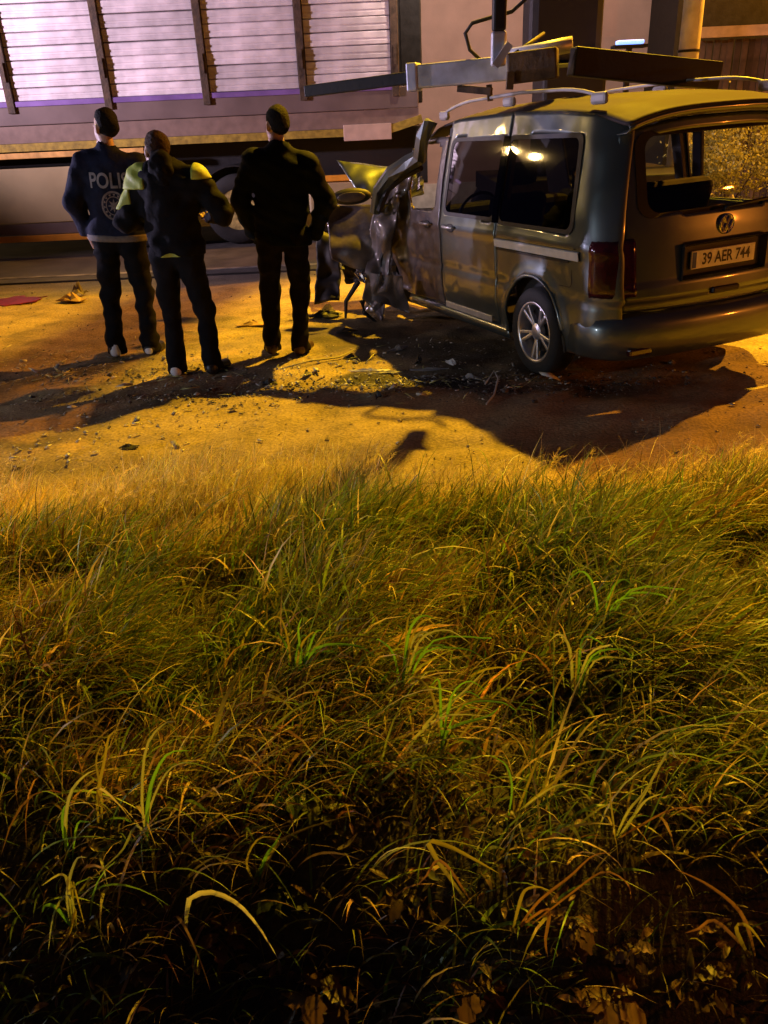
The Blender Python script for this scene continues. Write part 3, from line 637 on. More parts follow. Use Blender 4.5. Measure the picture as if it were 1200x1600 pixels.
# round emblem with its two letters
bm = bmesh.new(); Me = Matrix.Translation((on_tail(0, 1.035).x - 0.004, 0, 1.035)) @ Matrix.Rotation(R(-90), 4, 'Y')
lathe(bm, [(0.030, -0.012), (0.062, -0.012), (0.062, 0.010), (0.056, 0.014), (0.052, 0.010), (0.052, 0.002), (0.03, 0.002)], 32, Me)
def eb(p, q_): bar(bm, Me @ Vector((p[1], p[0], 0.008)), Me @ Vector((q_[1], q_[0], 0.008)), 0.008, 0.009, (1, 0, 0))
for s in (-1, 1):
    eb((s * 0.022, 0.046), (0, 0.006)); eb((s * 0.047, 0.018), (s * 0.020, -0.046)); eb((s * 0.020, -0.046), (0, 0.0))
V_('emblem', bm, M_['chrome'], tg)
bm = bmesh.new(); box(bm, (xrear(0.62) - 0.07, -0.11, 0.615), (xrear(0.62) + 0.0, 0.11, 0.655), bev=0.012); V_('handle', bm, M_['black'], tg)
bm = bmesh.new(); tube(bm, [on_tail(0.02, 1.115, 0.01), on_tail(0.02, 1.14, 0.035), on_tail(-0.3, 1.155, 0.035), on_tail(-0.46, 1.16, 0.028)], 0.011, 6); V_('wiper', bm, M_['black'], tg, True)
# tail lights wrapping the corners
for side in (1, -1):
    path = [(xrear(0.9) + 0.17, None), (xrear(0.9) + 0.13, None), (xrear(0.9) + 0.09, None), (xrear(0.9) + 0.04, None), (None, 0.70), (None, 0.675), (None, 0.655)]
    bm = bmesh.new(); rows = []
    for z in np.linspace(0.66, 1.01, 12):
        e = 0.016 * (1 - abs((z - 0.835) / 0.175) ** 6)
        rows.append([bm.verts.new(on_side(x, z, side, e) + Vector((-e * 0.4, 0, 0)) if x is not None else on_tail(side * y, z, e + 0.012)) for x, y in path])
    for a, b_ in zip(rows, rows[1:]):
        for k in range(len(path) - 1): bm.faces.new((a[k], a[k + 1], b_[k + 1], b_[k]))
    V_('tail_light', bm, M_['taillens'], None, True, 0.02)
# rear bumper
half = [(0.46, 0.872), (0.30, 0.885), (0.16, 0.86), (0.06, 0.79), (0.0, 0.66), (-0.035, 0.45), (-0.05, 0.2)]
plan = half + [(-0.052, 0.0)] + [(x, -y) for x, y in half[::-1]]
bm = bmesh.new(); rows = []
for i, (x, y) in enumerate(plan):
    nrm = Vector((x - 0.75, y * 0.55)).normalized()
    rows.append([bm.verts.new((x + nrm.x * o, y + nrm.y * o, z)) for o, z in ((-0.05, 0.245), (0.0, 0.27), (0.022, 0.36), (0.022, 0.46), (0.0, 0.525), (-0.07, 0.545), (-0.10, 0.56))])
for a, b_ in zip(rows, rows[1:]):
    for k in range(6): bm.faces.new((a[k], a[k + 1], b_[k + 1], b_[k]))
V_('rear_bumper', bm, M_['paint'], None, True, 0.015)
bm = bmesh.new()
for a, b_ in zip(plan, plan[1:]): bar(bm, (a[0] - 0.014, a[1] * 1.004, 0.585), (b_[0] - 0.014, b_[1] * 1.004, 0.585), 0.03, 0.022)
V_('bumper_strip', bm, M_['black'], None, False) if False else bm.free()
bm = bmesh.new(); box(bm, (-0.03, 0.55, 0.29), (0.02, 0.72, 0.335), bev=0.01); V_('rear_reflector', bm, M_['taillens'])
# floor, inner liner, seats, wheels
bm = bmesh.new(); box(bm, (0.12, -0.78, 0.26), (3.3, 0.78, 0.36)); box(bm, (0.3, -0.5, 0.19), (3.4, 0.5, 0.258)); V_('floor_pan', bm, M_['trim'])
for side in (1, -1):
    bm = bmesh.new(); box(bm, (0.45, side * 0.56, 0.37), (1.28, side * 0.80, 0.80), bev=0.04); V_('wheel_housing', bm, M_['trim'])
    for x in (1.385, 2.345):
        bm = bmesh.new(); bar(bm, (x + 0.0, side * 0.845, 0.30), (x, side * 0.845, 1.02), 0.10, 0.03, (0, 1, 0)); bar(bm, (x, side * 0.845, 1.02), (x + 0.02, side * 0.71, 1.70), 0.10, 0.03, (0, 1, 0)); V_('pillar', bm, M_['black'])
bm = bmesh.new(); bar(bm, (1.16, -0.80, 0.95), (1.13, -0.70, 1.70), 0.035, 0.10, (1, 0, 0), 0.01); V_('pillar', bm, M_['black'])
def seat(x, y, wd, name='seat'):
    bm = bmesh.new(); box(bm, (x - 0.02, y - wd / 2, 0.5), (x + 0.48, y + wd / 2, 0.66), bev=0.05); bar(bm, (x, y, 0.6), (x - 0.14, y, 1.25 if wd > 1 else 1.18), wd, 0.14, (1, 0, 0), 0.05)
    o = V_(name, bm, M_['trim']); bm = bmesh.new()
    for k in ([0] if wd < 0.6 else [0.48]): box(bm, (x - 0.23, y + k - 0.13, 1.25), (x - 0.12, y + k + 0.13, 1.42), bev=0.04)
    V_('headrest', bm, M_['trim'], o)
seat(0.98, 0.0, 1.22, 'rear_seat'); seat(2.05, 0.38, 0.5); seat(2.05, -0.38, 0.5)
bm = bmesh.new(); box(bm, (2.78, -0.72, 0.75), (3.1, 0.66, 1.05), bev=0.06); V_('dashboard', bm, M_['trim'])
bm = bmesh.new(); Ms = Matrix.Translation((2.62, 0.38, 1.0)) @ Matrix.Rotation(R(65), 4, 'Y')
tube(bm, [Ms @ Vector((0.185 * math.cos(a), 0.185 * math.sin(a), 0)) for a in np.linspace(0, 2 * math.pi, 25)], 0.014, 6); V_('steering_wheel', bm, M_['black'], None, True)
def van_wheel(M, alloy=True):
    bm = bmesh.new(); lathe(bm, [(0.205, 0.085), (0.225, 0.098), (0.29, 0.098), (0.315, 0.07), (0.318, -0.06), (0.29, -0.1), (0.21, -0.1)], 44, M, False); t = V_('wheel', bm, M_['rubber'], None, True)
    bm = bmesh.new(); n = 44; out = [(0.222, 0.094), (0.212, 0.098), (0.196, 0.085), (0.186, -0.04)]
    rg = [[bm.verts.new(M @ Vector((r_ * math.cos(2 * math.pi * k / n), r_ * math.sin(2 * math.pi * k / n), z))) for k in range(n)] for r_, z in out]
    for a, b_ in zip(rg, rg[1:]):
        for k in range(n): bm.faces.new((a[k], a[(k + 1) % n], b_[(k + 1) % n], b_[k]))
    rim = V_('rim', bm, M_['alloy'], t, True)
    for k in range(5):                                             # five twin spokes
        bm = bmesh.new()
        for dd in (-0.13, 0.13):
            a0 = 2 * math.pi * k / 5 + R(18); a1 = a0 + dd * 1.35; a0 += dd * 0.7
            bar(bm, M @ Vector((0.052 * math.cos(a0), 0.052 * math.sin(a0), 0.058)), M @ Vector((0.20 * math.cos(a1), 0.20 * math.sin(a1), 0.076)), 0.026, 0.026, M.to_3x3() @ Vector((0, 0, 1)), 0.006)
        bmesh_to_local(bm); link_part('spoke', bm, M_['alloy'], t)
    bm = bmesh.new(); lathe(bm, [(0.062, 0.03), (0.062, 0.07), (0.035, 0.08), (0.01, 0.082)], 20, M); bmesh_to_local(bm); link_part('hub_cap', bm, M_['alloy'], t)
    bm = bmesh.new(); lathe(bm, [(0.15, 0.0), (0.15, 0.012), (0.06, 0.014)], 28, M); bmesh_to_local(bm); link_part('brake_disc', bm, M_['darksteel'], t)
    return t
def bmesh_to_local(bm): bmesh.ops.translate(bm, vec=-PIV, verts=bm.verts[:])
def link_part(name, bm, m, par): return obj(name, bm, m, par, False)
WX = Matrix.Rotation(R(-90), 4, 'X')
van_wheel(Matrix.Translation((0.86, 0.80, 0.318)) @ WX)
van_wheel(Matrix.Translation((0.86, -0.80, 0.318)) @ Matrix.Rotation(R(90), 4, 'X'))
van_wheel(Matrix.Translation((3.42, 0.60, 0.42)) @ Matrix.Rotation(R(24), 4, 'Z') @ Matrix.Rotation(R(14), 4, 'X') @ WX)
van_wheel(Matrix.Translation((3.54, -0.80, 0.40)) @ Matrix.Rotation(R(90), 4, 'X'))

# ---- the wrecked front
def crumple_sheet(name, pts, m, amp, freq, seed, nu=16, nv=16, par=None, smooth=False, thick=0.006):
    """a sheet between four corners (local van frame), torn and folded by noise"""
    bm = bmesh.new(); A, B, D, E_ = [Vector(p) for p in pts]
    nrm = (B - A).cross(E_ - A).normalized(); gv = []
    for i in range(nu + 1):
        row = []
        for j in range(nv + 1):
            u, v = i / nu, j / nv; p = (A * (1 - u) + B * u) * (1 - v) + (E_ * (1 - u) + D * u) * v
            n = noise.noise_vector(p * freq + Vector((seed, 0, 0))); r_ = abs(noise.noise(p * freq * 1.7 + Vector((0, seed, 0))))
            row.append(bm.verts.new(p + nrm * amp * (n.x * 1.2 - 1.4 * r_) + n * amp * 0.5))
        gv.append(row)
    for i in range(nu):
        for j in range(nv): bm.faces.new((gv[i][j], gv[i + 1][j], gv[i + 1][j + 1], gv[i][j + 1]))
    return V_(name, bm, m, par, smooth, thick)
def vl(px, py, Y): return VWI @ at(px, py, Y)
pd, pt = M_['paint_dent'], M_['paint']
crumple_sheet('front_fender', [vl(588, 440, 8.05), vl(520, 405, 8.2), vl(508, 318, 8.5), vl(600, 322, 8.3)], pd, 0.055, 2.2, 4.0, 26, 26, smooth=True)
crumple_sheet('fender_edge', [vl(598, 505, 7.9), vl(566, 470, 8.0), vl(584, 330, 8.25), vl(628, 300, 8.0)], pd, 0.07, 3.2, 8.0, 18, 26, smooth=True)
crumple_sheet('wing_lower', [vl(640, 490, 7.75), vl(585, 470, 7.85), vl(578, 425, 7.95), vl(630, 430, 7.75)], pd, 0.055, 4.0, 5.2, 22, 16)
hood = crumple_sheet('bonnet', [vl(560, 305, 8.9), vl(650, 290, 8.6), vl(648, 262, 9.2), vl(528, 250, 9.3)], M_['paint'], 0.05, 2.6, 2.2, 20, 14, smooth=True)
crumple_sheet('bonnet_fold', [vl(600, 330, 8.6), vl(660, 300, 8.2), vl(655, 275, 8.6), vl(575, 306, 8.9)], M_['darksteel'], 0.06, 4.6, 6.2, 14, 12)
crumple_sheet('engine_wreck', [vl(640, 450, 8.3), vl(540, 440, 8.5), vl(530, 350, 8.9), vl(640, 340, 8.6)], M_['black'], 0.14, 4.5, 1.2, 18, 18)
# bent windscreen pillar: drops from the roof and folds forward
bm = bmesh.new(); rows = []
pl = [(672, 188, 7.55, .055), (661, 215, 7.6, .06), (656, 245, 7.7, .065), (640, 255, 7.8, .06), (612, 272, 7.95, .06), (592, 298, 8.05, .055), (584, 330, 8.1, .05)]
tube(bm, [vl(a, b_, c) for a, b_, c, d in pl], [d for *_, d in pl], 7)
for v in bm.verts: v.co += noise.noise_vector(v.co * 9) * 0.03
V_('windscreen_pillar', bm, M_['paint'], None, False)
bm = bmesh.new(); tube(bm, [vl(658, 262, 7.75), vl(630, 276, 7.9), vl(606, 296, 8.0), vl(592, 330, 8.0)], 0.03, 6); V_('pillar_trim', bm, M_['black'])
# cracked windscreen sagging over the dash
ws = glass('cracked_glass', (0.55, 0.55, 0.50), 0.12)
crumple_sheet('windscreen', [vl(600, 318, 8.35), vl(655, 296, 8.0), vl(655, 252, 8.2), vl(600, 288, 8.5)], ws, 0.03, 4.0, 3.0, 12, 12, thick=0.0)
# folded mirror
mp = vl(549, 307, 8.15)
bm = bmesh.new(); bmesh.ops.create_uvsphere(bm, u_segments=18, v_segments=12, radius=1, matrix=Matrix.Translation(mp) @ Matrix.Rotation(R(-20), 4, 'Z') @ Matrix.Diagonal((0.06, 0.19, 0.075, 1)))
mir = V_('door_mirror', bm, M_['black'], None, True)
bm = bmesh.new(); mp2 = vl(549, 308, 8.02); bmesh.ops.create_uvsphere(bm, u_segments=18, v_segments=10, radius=1, matrix=Matrix.Translation(mp2) @ Matrix.Rotation(R(-20), 4, 'Z') @ Matrix.Diagonal((0.012, 0.13, 0.045, 1))); V_('mirror_glass', bm, M_['paint_dent'], mir, True)
# torn strips, hanging wires and lamp bits
for i, (a, b_, c, m) in enumerate([((608, 372), (600, 440), 8.0, 'black'), ((566, 470), (590, 505), 7.8, 'black'), ((560, 440), (540, 500), 8.0, 'darksteel')]):
    bm = bmesh.new(); p, q_ = vl(*a, c), vl(*b_, c); mid = (p + q_) / 2 + Vector((0.03, 0.05, 0)); tube(bm, [p, mid, q_], [0.03, 0.022, 0.012], 6); V_('torn_strip', bm, M_[m], None)
crumple_sheet('front_bumper', [vl(492, 476, 8.3), vl(528, 470, 8.2), vl(534, 372, 8.5), vl(494, 356, 8.6)], M_['black'], 0.06, 3.0, 11.3, 14, 18, smooth=True)
crumple_sheet('headlamp_shell', [vl(572, 445, 8.0), vl(556, 430, 8.1), vl(560, 402, 8.2), vl(580, 410, 8.1)], M_['chrome'], 0.04, 9.0, 3.3, 8, 8)
crumple_sheet('crash_bar', [vl(600, 470, 8.3), vl(575, 500, 8.3), vl(572, 480, 8.4), vl(590, 440, 8.4)], M_['alloy'], 0.05, 6.0, 7.3, 8, 8)
# ------------------------------------------------------------------ people: smooth bodies and clothes grown from distance fields
class Field:
    def __init__(s, lo, hi, vox):
        s.lo = np.array(lo, float); s.vox = vox; s.n = np.ceil((np.array(hi, float) - s.lo) / vox).astype(int) + 1
        s.F = np.full(s.n, 1.0, np.float32)
        s.ax = [s.lo[i] + vox * np.arange(s.n[i]) for i in range(3)]
    def win(s, lo, hi):
        a = np.clip(np.floor((np.array(lo) - s.lo) / s.vox).astype(int), 0, s.n); b = np.clip(np.ceil((np.array(hi) - s.lo) / s.vox).astype(int) + 1, 0, s.n)
        return tuple(slice(i, j) for i, j in zip(a, b))
    def pts(s, w): return np.meshgrid(*[s.ax[i][w[i]] for i in range(3)], indexing='ij', sparse=True)
    def cap(s, a, b, ra, rb=None, k=0.03, sy=1.0, sx=1.0, cut=False):
        rb = ra if rb is None else rb; a = np.array(a, float); b = np.array(b, float); m = max(ra, rb) * max(1, 1) + k + 3 * s.vox
        w = s.win(np.minimum(a, b) - m, np.maximum(a, b) + m)
        if any(x.stop <= x.start for x in w): return
        X, Y, Z = s.pts(w); S = np.array((sx, sy, 1.0)); A, B = a / S, b / S; X, Y = X / sx, Y / sy; d = B - A; L = float(d @ d) + 1e-12
        t = np.clip(((X - A[0]) * d[0] + (Y - A[1]) * d[1] + (Z - A[2]) * d[2]) / L, 0, 1)
        D = (np.sqrt((X - A[0] - t * d[0]) ** 2 + (Y - A[1] - t * d[1]) ** 2 + (Z - A[2] - t * d[2]) ** 2) - (ra + (rb - ra) * t)) * min(1.0, (sy + 1) / 2, (sx + 1) / 2)
        F = s.F[w]
        if cut:
            s.F[w] = np.maximum(F, -D); return
        h = np.clip(0.5 + 0.5 * (F - D) / k, 0, 1); s.F[w] = F * (1 - h) + D * h - k * h * (1 - h)
    def ell(s, c, r, k=0.02, cut=False):
        c = np.array(c, float); r = np.array(r, float); w = s.win(c - r - k - 3 * s.vox, c + r + k + 3 * s.vox)
        if any(x.stop <= x.start for x in w): return
        X, Y, Z = s.pts(w); q = np.sqrt(((X - c[0]) / r[0]) ** 2 + ((Y - c[1]) / r[1]) ** 2 + ((Z - c[2]) / r[2]) ** 2); D = (q - 1) * r.min(); F = s.F[w]
        if cut: s.F[w] = np.maximum(F, -D); return
        h = np.clip(0.5 + 0.5 * (F - D) / k, 0, 1); s.F[w] = F * (1 - h) + D * h - k * h * (1 - h)
    def plane(s, nrm, off):                          # keep nrm.p < off
        X, Y, Z = s.pts((slice(None),) * 3); s.F = np.maximum(s.F, (X * nrm[0] + Y * nrm[1] + Z * nrm[2] - off).astype(np.float32))
    def folds(s, amp, fr, seed):
        X, Y, Z = s.pts((slice(None),) * 3); g = np.random.default_rng(seed); N = 0
        for i in range(6):
            v = g.normal(size=3) * fr * (0.6 + 0.35 * i); v[2] *= 1.5; N = N + np.sin(X * v[0] + Y * v[1] + Z * v[2] + g.uniform(0, 6) + 1.2 * np.sin(Z * fr * 0.7 + X * fr * 0.5 + i)) / (1 + 0.4 * i)
        s.F = (s.F + amp * N / 2).astype(np.float32)
    def mesh(s):
        F = s.F; I = F < 0; nx, ny, nz = F.shape
        c = np.zeros((nx - 1, ny - 1, nz - 1)); P = np.zeros((nx - 1, ny - 1, nz - 1, 3)); cor = [(i, j, k) for i in (0, 1) for j in (0, 1) for k in (0, 1)]
        sl = lambda o: tuple(slice(o[d], F.shape[d] - 1 + o[d]) for d in range(3))
        cnt = sum(I[sl(o)].astype(np.int8) for o in cor); act = (cnt > 0) & (cnt < 8); ii = np.argwhere(act)
        pos = np.zeros((len(ii), 3)); num = np.zeros(len(ii))
        for o in cor:
            for d in range(3):
                if o[d]: continue
                o2 = list(o); o2[d] = 1; o2 = tuple(o2)
                fa = F[tuple((ii + o).T)]; fb = F[tuple((ii + o2).T)]; cr_ = (fa < 0) != (fb < 0); t = np.where(cr_, fa / np.where(cr_, fa - fb, 1), 0)
                p = np.tile(np.array(o, float), (len(ii), 1)); p[:, d] += t; pos[cr_] += p[cr_]; num[cr_] += 1
        V = (ii + pos / num[:, None]) * s.vox + s.lo; vid = -np.ones(act.shape, np.int64); vid[tuple(ii.T)] = np.arange(len(ii)); Q = []
        for d in range(3):
            e = [(1, 0, 0), (0, 1, 0), (0, 0, 1)][d]; u, v = [(1, 2), (2, 0), (0, 1)][d]
            a = I[tuple(slice(0, F.shape[q] - 1) if q == d else slice(1, F.shape[q] - 1) for q in range(3))]
            b = I[tuple(slice(1, F.shape[q]) if q == d else slice(1, F.shape[q] - 1) for q in range(3))]
            for fl, msk in ((0, a & ~b), (1, ~a & b)):
                g = np.argwhere(msk)
                for q in range(3):
                    if q != d: g[:, q] += 1
                def id_(du, dv): h = g.copy(); h[:, u] -= du; h[:, v] -= dv; return vid[tuple(h.T)]
                qd = np.stack([id_(0, 0), id_(1, 0), id_(1, 1), id_(0, 1)], -1); Q.append(qd if fl == 0 else qd[:, ::-1])
        return V, np.concatenate(Q)
def field_obj(name, f, m, par):
    V, Q = f.mesh(); return np_mesh(name, V, Q.ravel(), np.arange(len(Q)) * 4, np.full(len(Q), 4), m, par, True)

def person(loc, face, h, label, pose, M):
    """pose: footL, footR (x, y), armL/armR (elbow, wrist), turn, nod of the head, lean; local +y is where the body faces"""
    s = h / 1.80; p = empty('person', (loc[0], loc[1], float(gh(loc[0], loc[1]))), face, label, 'person', None)
    S = lambda v: tuple(np.array(v, float) * s)
    lean = pose.get('lean', 0.0); wide = pose.get('wide', 1.0); seed = pose.get('seed', 1)
    hip = {-1: (-0.095, 0, 0.93), 1: (0.095, 0, 0.93)}; ft = {-1: pose['footL'], 1: pose['footR']}
    ank = {k: (ft[k][0], ft[k][1], 0.085) for k in ft}
    knee = {k: ((hip[k][0] + ank[k][0]) / 2 + 0.015 * k, (hip[k][1] + ank[k][1]) / 2 + 0.03, 0.50) for k in ft}
    sh = {k: (k * 0.19 * wide, lean + pose.get('shy', 0), 1.455 - 0.01) for k in ft}; arm = {-1: pose['armL'], 1: pose['armR']}
    neck = (0, lean, 1.50); hd = np.array(pose.get('head', (0, 0.02, 1.675))) + (0, lean, 0)
    # --- body (skin): one continuous surface
    f = Field(S((-0.5, -0.35, 0)), S((0.5, 0.45, 1.86)), 0.0085)
    for k in (-1, 1):
        f.cap(S(hip[k]), S(knee[k]), 0.075 * s, 0.052 * s); f.cap(S(knee[k]), S(ank[k]), 0.05 * s, 0.036 * s); f.cap(S(ank[k]), S((ank[k][0] + 0.02 * k, ank[k][1] + 0.13, 0.04)), 0.034 * s, 0.028 * s)
        f.cap(S(sh[k]), S(arm[k][0]), 0.05 * s, 0.038 * s); f.cap(S(arm[k][0]), S(arm[k][1]), 0.038 * s, 0.027 * s)
        e, wv = np.array(arm[k][0]), np.array(arm[k][1]); d = (wv - e) / np.linalg.norm(wv - e); side = np.array((0.15 * k, 1.0, 0.0)); side -= d * (side @ d); side /= np.linalg.norm(side); nr = np.cross(d, side)
        if not pose.get('pocket'):
            pal = wv + d * 0.06; f.cap(S(wv), S(wv + d * 0.085), 0.026 * s, 0.030 * s, 0.02, 1.0)
            for q, (o, L) in enumerate(((-0.028, 0.062), (-0.009, 0.074), (0.010, 0.068), (0.028, 0.052))):
                b0 = wv + d * 0.085 + side * o; b1 = b0 + d * L * 0.55 - nr * k * 0.012; b2 = b1 + d * L * 0.45 - nr * k * 0.03
                f.cap(S(b0), S(b1), 0.0105 * s, 0.010 * s, 0.006); f.cap(S(b1), S(b2), 0.010 * s, 0.0085 * s, 0.006)
            t0 = wv + d * 0.03 + side * 0.028; t1 = t0 + d * 0.035 + side * 0.03; t2 = t1 + d * 0.035 + side * 0.006
            f.cap(S(t0), S(t1), 0.013 * s, 0.011 * s, 0.008); f.cap(S(t1), S(t2), 0.011 * s, 0.009 * s, 0.006)
    f.cap(S((0, 0, 0.95)), S((0, lean * 0.8, 1.38)), 0.125 * s, 0.15 * s, 0.05, 0.62); f.cap(S((-0.13, lean, 1.43)), S((0.13, lean, 1.43)), 0.06 * s, 0.06 * s, 0.05)
    f.cap(S(neck), S(hd - (0, 0.02, 0.09)), 0.055 * s, 0.05 * s, 0.03)
    ca, sa = math.cos(pose.get('turn', 0)), math.sin(pose.get('turn', 0)); cn, sn = math.cos(pose.get('nod', 0)), math.sin(pose.get('nod', 0))
    def H(v): x, y, z = v; y, z = y * cn - (-z) * 0 - z * sn * -1 * -1, z * cn + y * -sn; return S(hd + np.array((x * ca - y * sa, x * sa + y * ca, z)))
    f.ell(H((0, -0.012, 0.035)), (0.079 * s, 0.094 * s, 0.09 * s), 0.03); f.ell(H((0, 0.03, -0.035)), (0.062 * s, 0.066 * s, 0.085 * s), 0.03)
    f.cap(H((0, 0.088, 0.012)), H((0, 0.112, -0.022)), 0.009 * s, 0.014 * s, 0.012); f.cap(H((-0.022, 0.088, -0.062)), H((0.022, 0.088, -0.062)), 0.008 * s, 0.008 * s, 0.01); f.ell(H((0, 0.082, -0.1)), (0.026 * s, 0.018 * s, 0.018 * s), 0.02)
    for k in (-1, 1):
        f.ell(H((k * 0.031, 0.093, 0.012)), (0.016 * s, 0.012 * s, 0.011 * s), 0.01, True); f.ell(H((k * 0.031, 0.078, 0.012)), (0.012 * s, 0.012 * s, 0.011 * s), 0.004)
        f.ell(H((k * 0.079, -0.008, -0.008)), (0.014 * s, 0.024 * s, 0.036 * s), 0.012)
    p.rotation_euler = (0, pose.get('sway', 0), face)
    field_obj('body', f, M_['skin'], p)
    # --- hair
    f = Field(S(hd - 0.17), S(hd + 0.17), 0.008); f.ell(H((0, -0.018, 0.043)), (0.0835 * s, 0.098 * s, 0.095 * s), 0.02); f.ell(H((0, -0.05, -0.005)), (0.066 * s, 0.058 * s, 0.060 * s), 0.03)
    f.ell(H((0, 0.10, -0.04)), (0.13 * s, 0.12 * s, 0.12 * s), cut=True); f.folds(0.0016, 120, seed); f.folds(0.004, 22, seed + 5)
    hp = field_obj('hair', f, M_[M['hair']], p)
    # --- trousers
    f = Field(S((-0.42, -0.30, 0.02)), S((0.42, 0.36, 1.06)), 0.011)
    f.cap(S((-0.06, 0, 0.95)), S((0.06, 0, 0.95)), 0.135 * s, 0.135 * s, 0.03, 0.82)
    for k in (-1, 1):
        f.cap(S((hip[k][0], hip[k][1] - 0.02, 0.90)), S(knee[k]), 0.106 * s, 0.075 * s, 0.03); f.cap(S(knee[k]), S((ank[k][0], ank[k][1] - 0.01, 0.06)), 0.073 * s, 0.064 * s, 0.03); f.cap(S((ank[k][0], ank[k][1], 0.13)), S((ank[k][0], ank[k][1] + 0.02, 0.05)), 0.07 * s, 0.076 * s, 0.03)
    f.folds(0.011, 17, seed + 3); f.plane((0, 0, -1), -0.028 * s); f.plane((0, 0, 1), 1.03 * s)
    field_obj('trousers', f, M_[M['trousers']], p)
    # --- shoes
    for k in (-1, 1):
        a = ank[k]; tx_ = 0.05 * k + pose.get('toe', 0); f = Field(S((a[0] - 0.2, a[1] - 0.16, -0.01)), S((a[0] + 0.2, a[1] + 0.28, 0.16)), 0.008)
        f.cap(S((a[0], a[1] - 0.035, 0.05)), S((a[0] + tx_, a[1] + 0.17, 0.033)), 0.047 * s, 0.042 * s, 0.03); f.cap(S((a[0], a[1] - 0.02, 0.07)), S((a[0], a[1] + 0.01, 0.11)), 0.047 * s, 0.043 * s, 0.03); f.plane((0, 0, -1), -0.004)
        so = field_obj('shoe', f, M_[M['shoe']], p)
        if M.get('heel') and (k < 0 or M['heel2']):
            f = Field(S((a[0] - 0.1, a[1] - 0.16, -0.01)), S((a[0] + 0.1, a[1] + 0.1, 0.16)), 0.008); f.cap(S((a[0], a[1] - 0.04, 0.052)), S((a[0], a[1] - 0.02, 0.095)), (0.051 if k < 0 else 0.046) * s, (0.046 if k < 0 else 0.03) * s, 0.03); f.plane((0, 0, -1), -0.02 * s); f.plane((0, 1, 0), (a[1] - 0.035) * s); f.plane((0.5 * k, 0.9, 0.0), (a[1] - 0.05 + 0.5 * k * a[0]) * s)
            field_obj('heel', f, M_[M['heel']], so)
    # --- jacket
    hem = pose.get('hem', 0.88)
    def torso(f, gr, arms=True, top=1.5):
        f.cap(S((-0.04, 0, hem + 0.02)), S((0.04, 0, hem + 0.02)), (0.165 + gr) * s, None, 0.05, 0.78); f.cap(S((0, 0.0, hem)), S((0, lean * 0.8, 1.36)), (0.185 + gr) * wide * s, (0.205 + gr) * wide * s, 0.05, 0.66)
        f.cap(S((-0.13 * wide, lean, 1.41)), S((0.13 * wide, lean, 1.41)), (0.095 + gr) * s, None, 0.06)
        f.cap(S((0, lean - 0.01, 1.46)), S((0, lean, 1.49)), (0.085 + gr) * s, (0.075 + gr) * s, 0.05); f.cap(S((0, lean - 0.012, 1.52)), S((0, lean + 0.0, 1.545)), (0.076 + gr) * s, None, 0.03)
        if arms:
            for k in (-1, 1):
                f.cap(S(sh[k]), S(arm[k][0]), (0.086 + gr) * s, (0.074 + gr) * s, 0.04); f.cap(S(arm[k][0]), S(arm[k][1]), (0.072 + gr) * s, (0.056 + gr) * s, 0.03)
    f = Field(S((-0.58, -0.36, hem - 0.1)), S((0.58, 0.5, 1.64)), 0.011); torso(f, 0.0); f.folds(0.015, 13, seed + 9); f.plane((0, 0, -1), -hem * s); f.cap(S((0, lean + 0.01, 1.52)), S((0, lean + 0.01, 1.7)), 0.062 * s, 0.07 * s, cut=True)
    jk = field_obj('jacket', f, M_[M['jacket']], p)
    return p, jk, f, s, torso, H

def wrap_print(bm, jk, m, name, par, off=0.004, sub=2):
    """lays flat lettering (x right, z up, at y behind the back) onto the cloth"""
    bmesh.ops.triangulate(bm, faces=bm.faces[:])
    for _ in range(sub): bmesh.ops.subdivide_edges(bm, edges=[e for e in bm.edges if e.calc_length() > 0.012], cuts=1)
    bmesh.ops.triangulate(bm, faces=bm.faces[:])
    me = jk.data; T = BVHTree.FromPolygons([v.co for v in me.vertices], [tuple(q.vertices) for q in me.polygons])
    for v in bm.verts:
        h = T.ray_cast(Vector((v.co.x, -1.0, v.co.z)), Vector((0, 1, 0)))
        if h[0]: v.co = Vector((v.co.x, h[0].y - off, v.co.z))
    return obj(name, bm, m, par, True, 'keep')

# police officer on the left
pg = gnd(209, 556)
p1, jk, f1, s1, _, _ = person((pg.x, pg.y), R(4), 1.90, 'man in a navy jacket marked POLIS seen from behind, farthest left', dict(footL=(-0.125, -0.03), footR=(0.14, 0.02), armL=((-0.30, -0.03, 1.18), (-0.225, 0.05, 0.93)), armR=((0.29, 0.02, 1.18), (0.20, 0.16, 0.98)), turn=R(50), nod=0.0, sway=R(3.2), seed=3, hem=0.93, wide=1.06, head=(-0.01, 0.03, 1.69)), dict(hair='hair', trousers='trouser', shoe='shoe', heel='shoe_white', heel2=True, jacket='navy'))
bm = text_bm('POLIS', 0.118 * s1); bmesh.ops.transform(bm, matrix=Matrix.Translation((0.0, 0, 1.335 * s1)) @ Matrix.Rotation(R(90), 4, 'X') @ Matrix.Diagonal((0.95, 1.25, 1, 1)), verts=bm.verts[:])
wrap_print(bm, jk, M_['print'], 'back_lettering', jk)
bm = bmesh.new(); cx, cz = 0.02 * s1, 1.165 * s1                    # round badge with a star inside
def flat_ring(bm, r0, r1, n=40, sx=1.0, sz=1.15):
    a = [bm.verts.new((cx + sx * r0 * math.cos(2 * math.pi * k / n), 0, cz + sz * r0 * math.sin(2 * math.pi * k / n))) for k in range(n)]; b_ = [bm.verts.new((cx + sx * r1 * math.cos(2 * math.pi * k / n), 0, cz + sz * r1 * math.sin(2 * math.pi * k / n))) for k in range(n)]
    for k in range(n): bm.faces.new((a[k], a[(k + 1) % n], b_[(k + 1) % n], b_[k]))
flat_ring(bm, 0.082, 0.096); flat_ring(bm, 0.056, 0.062)
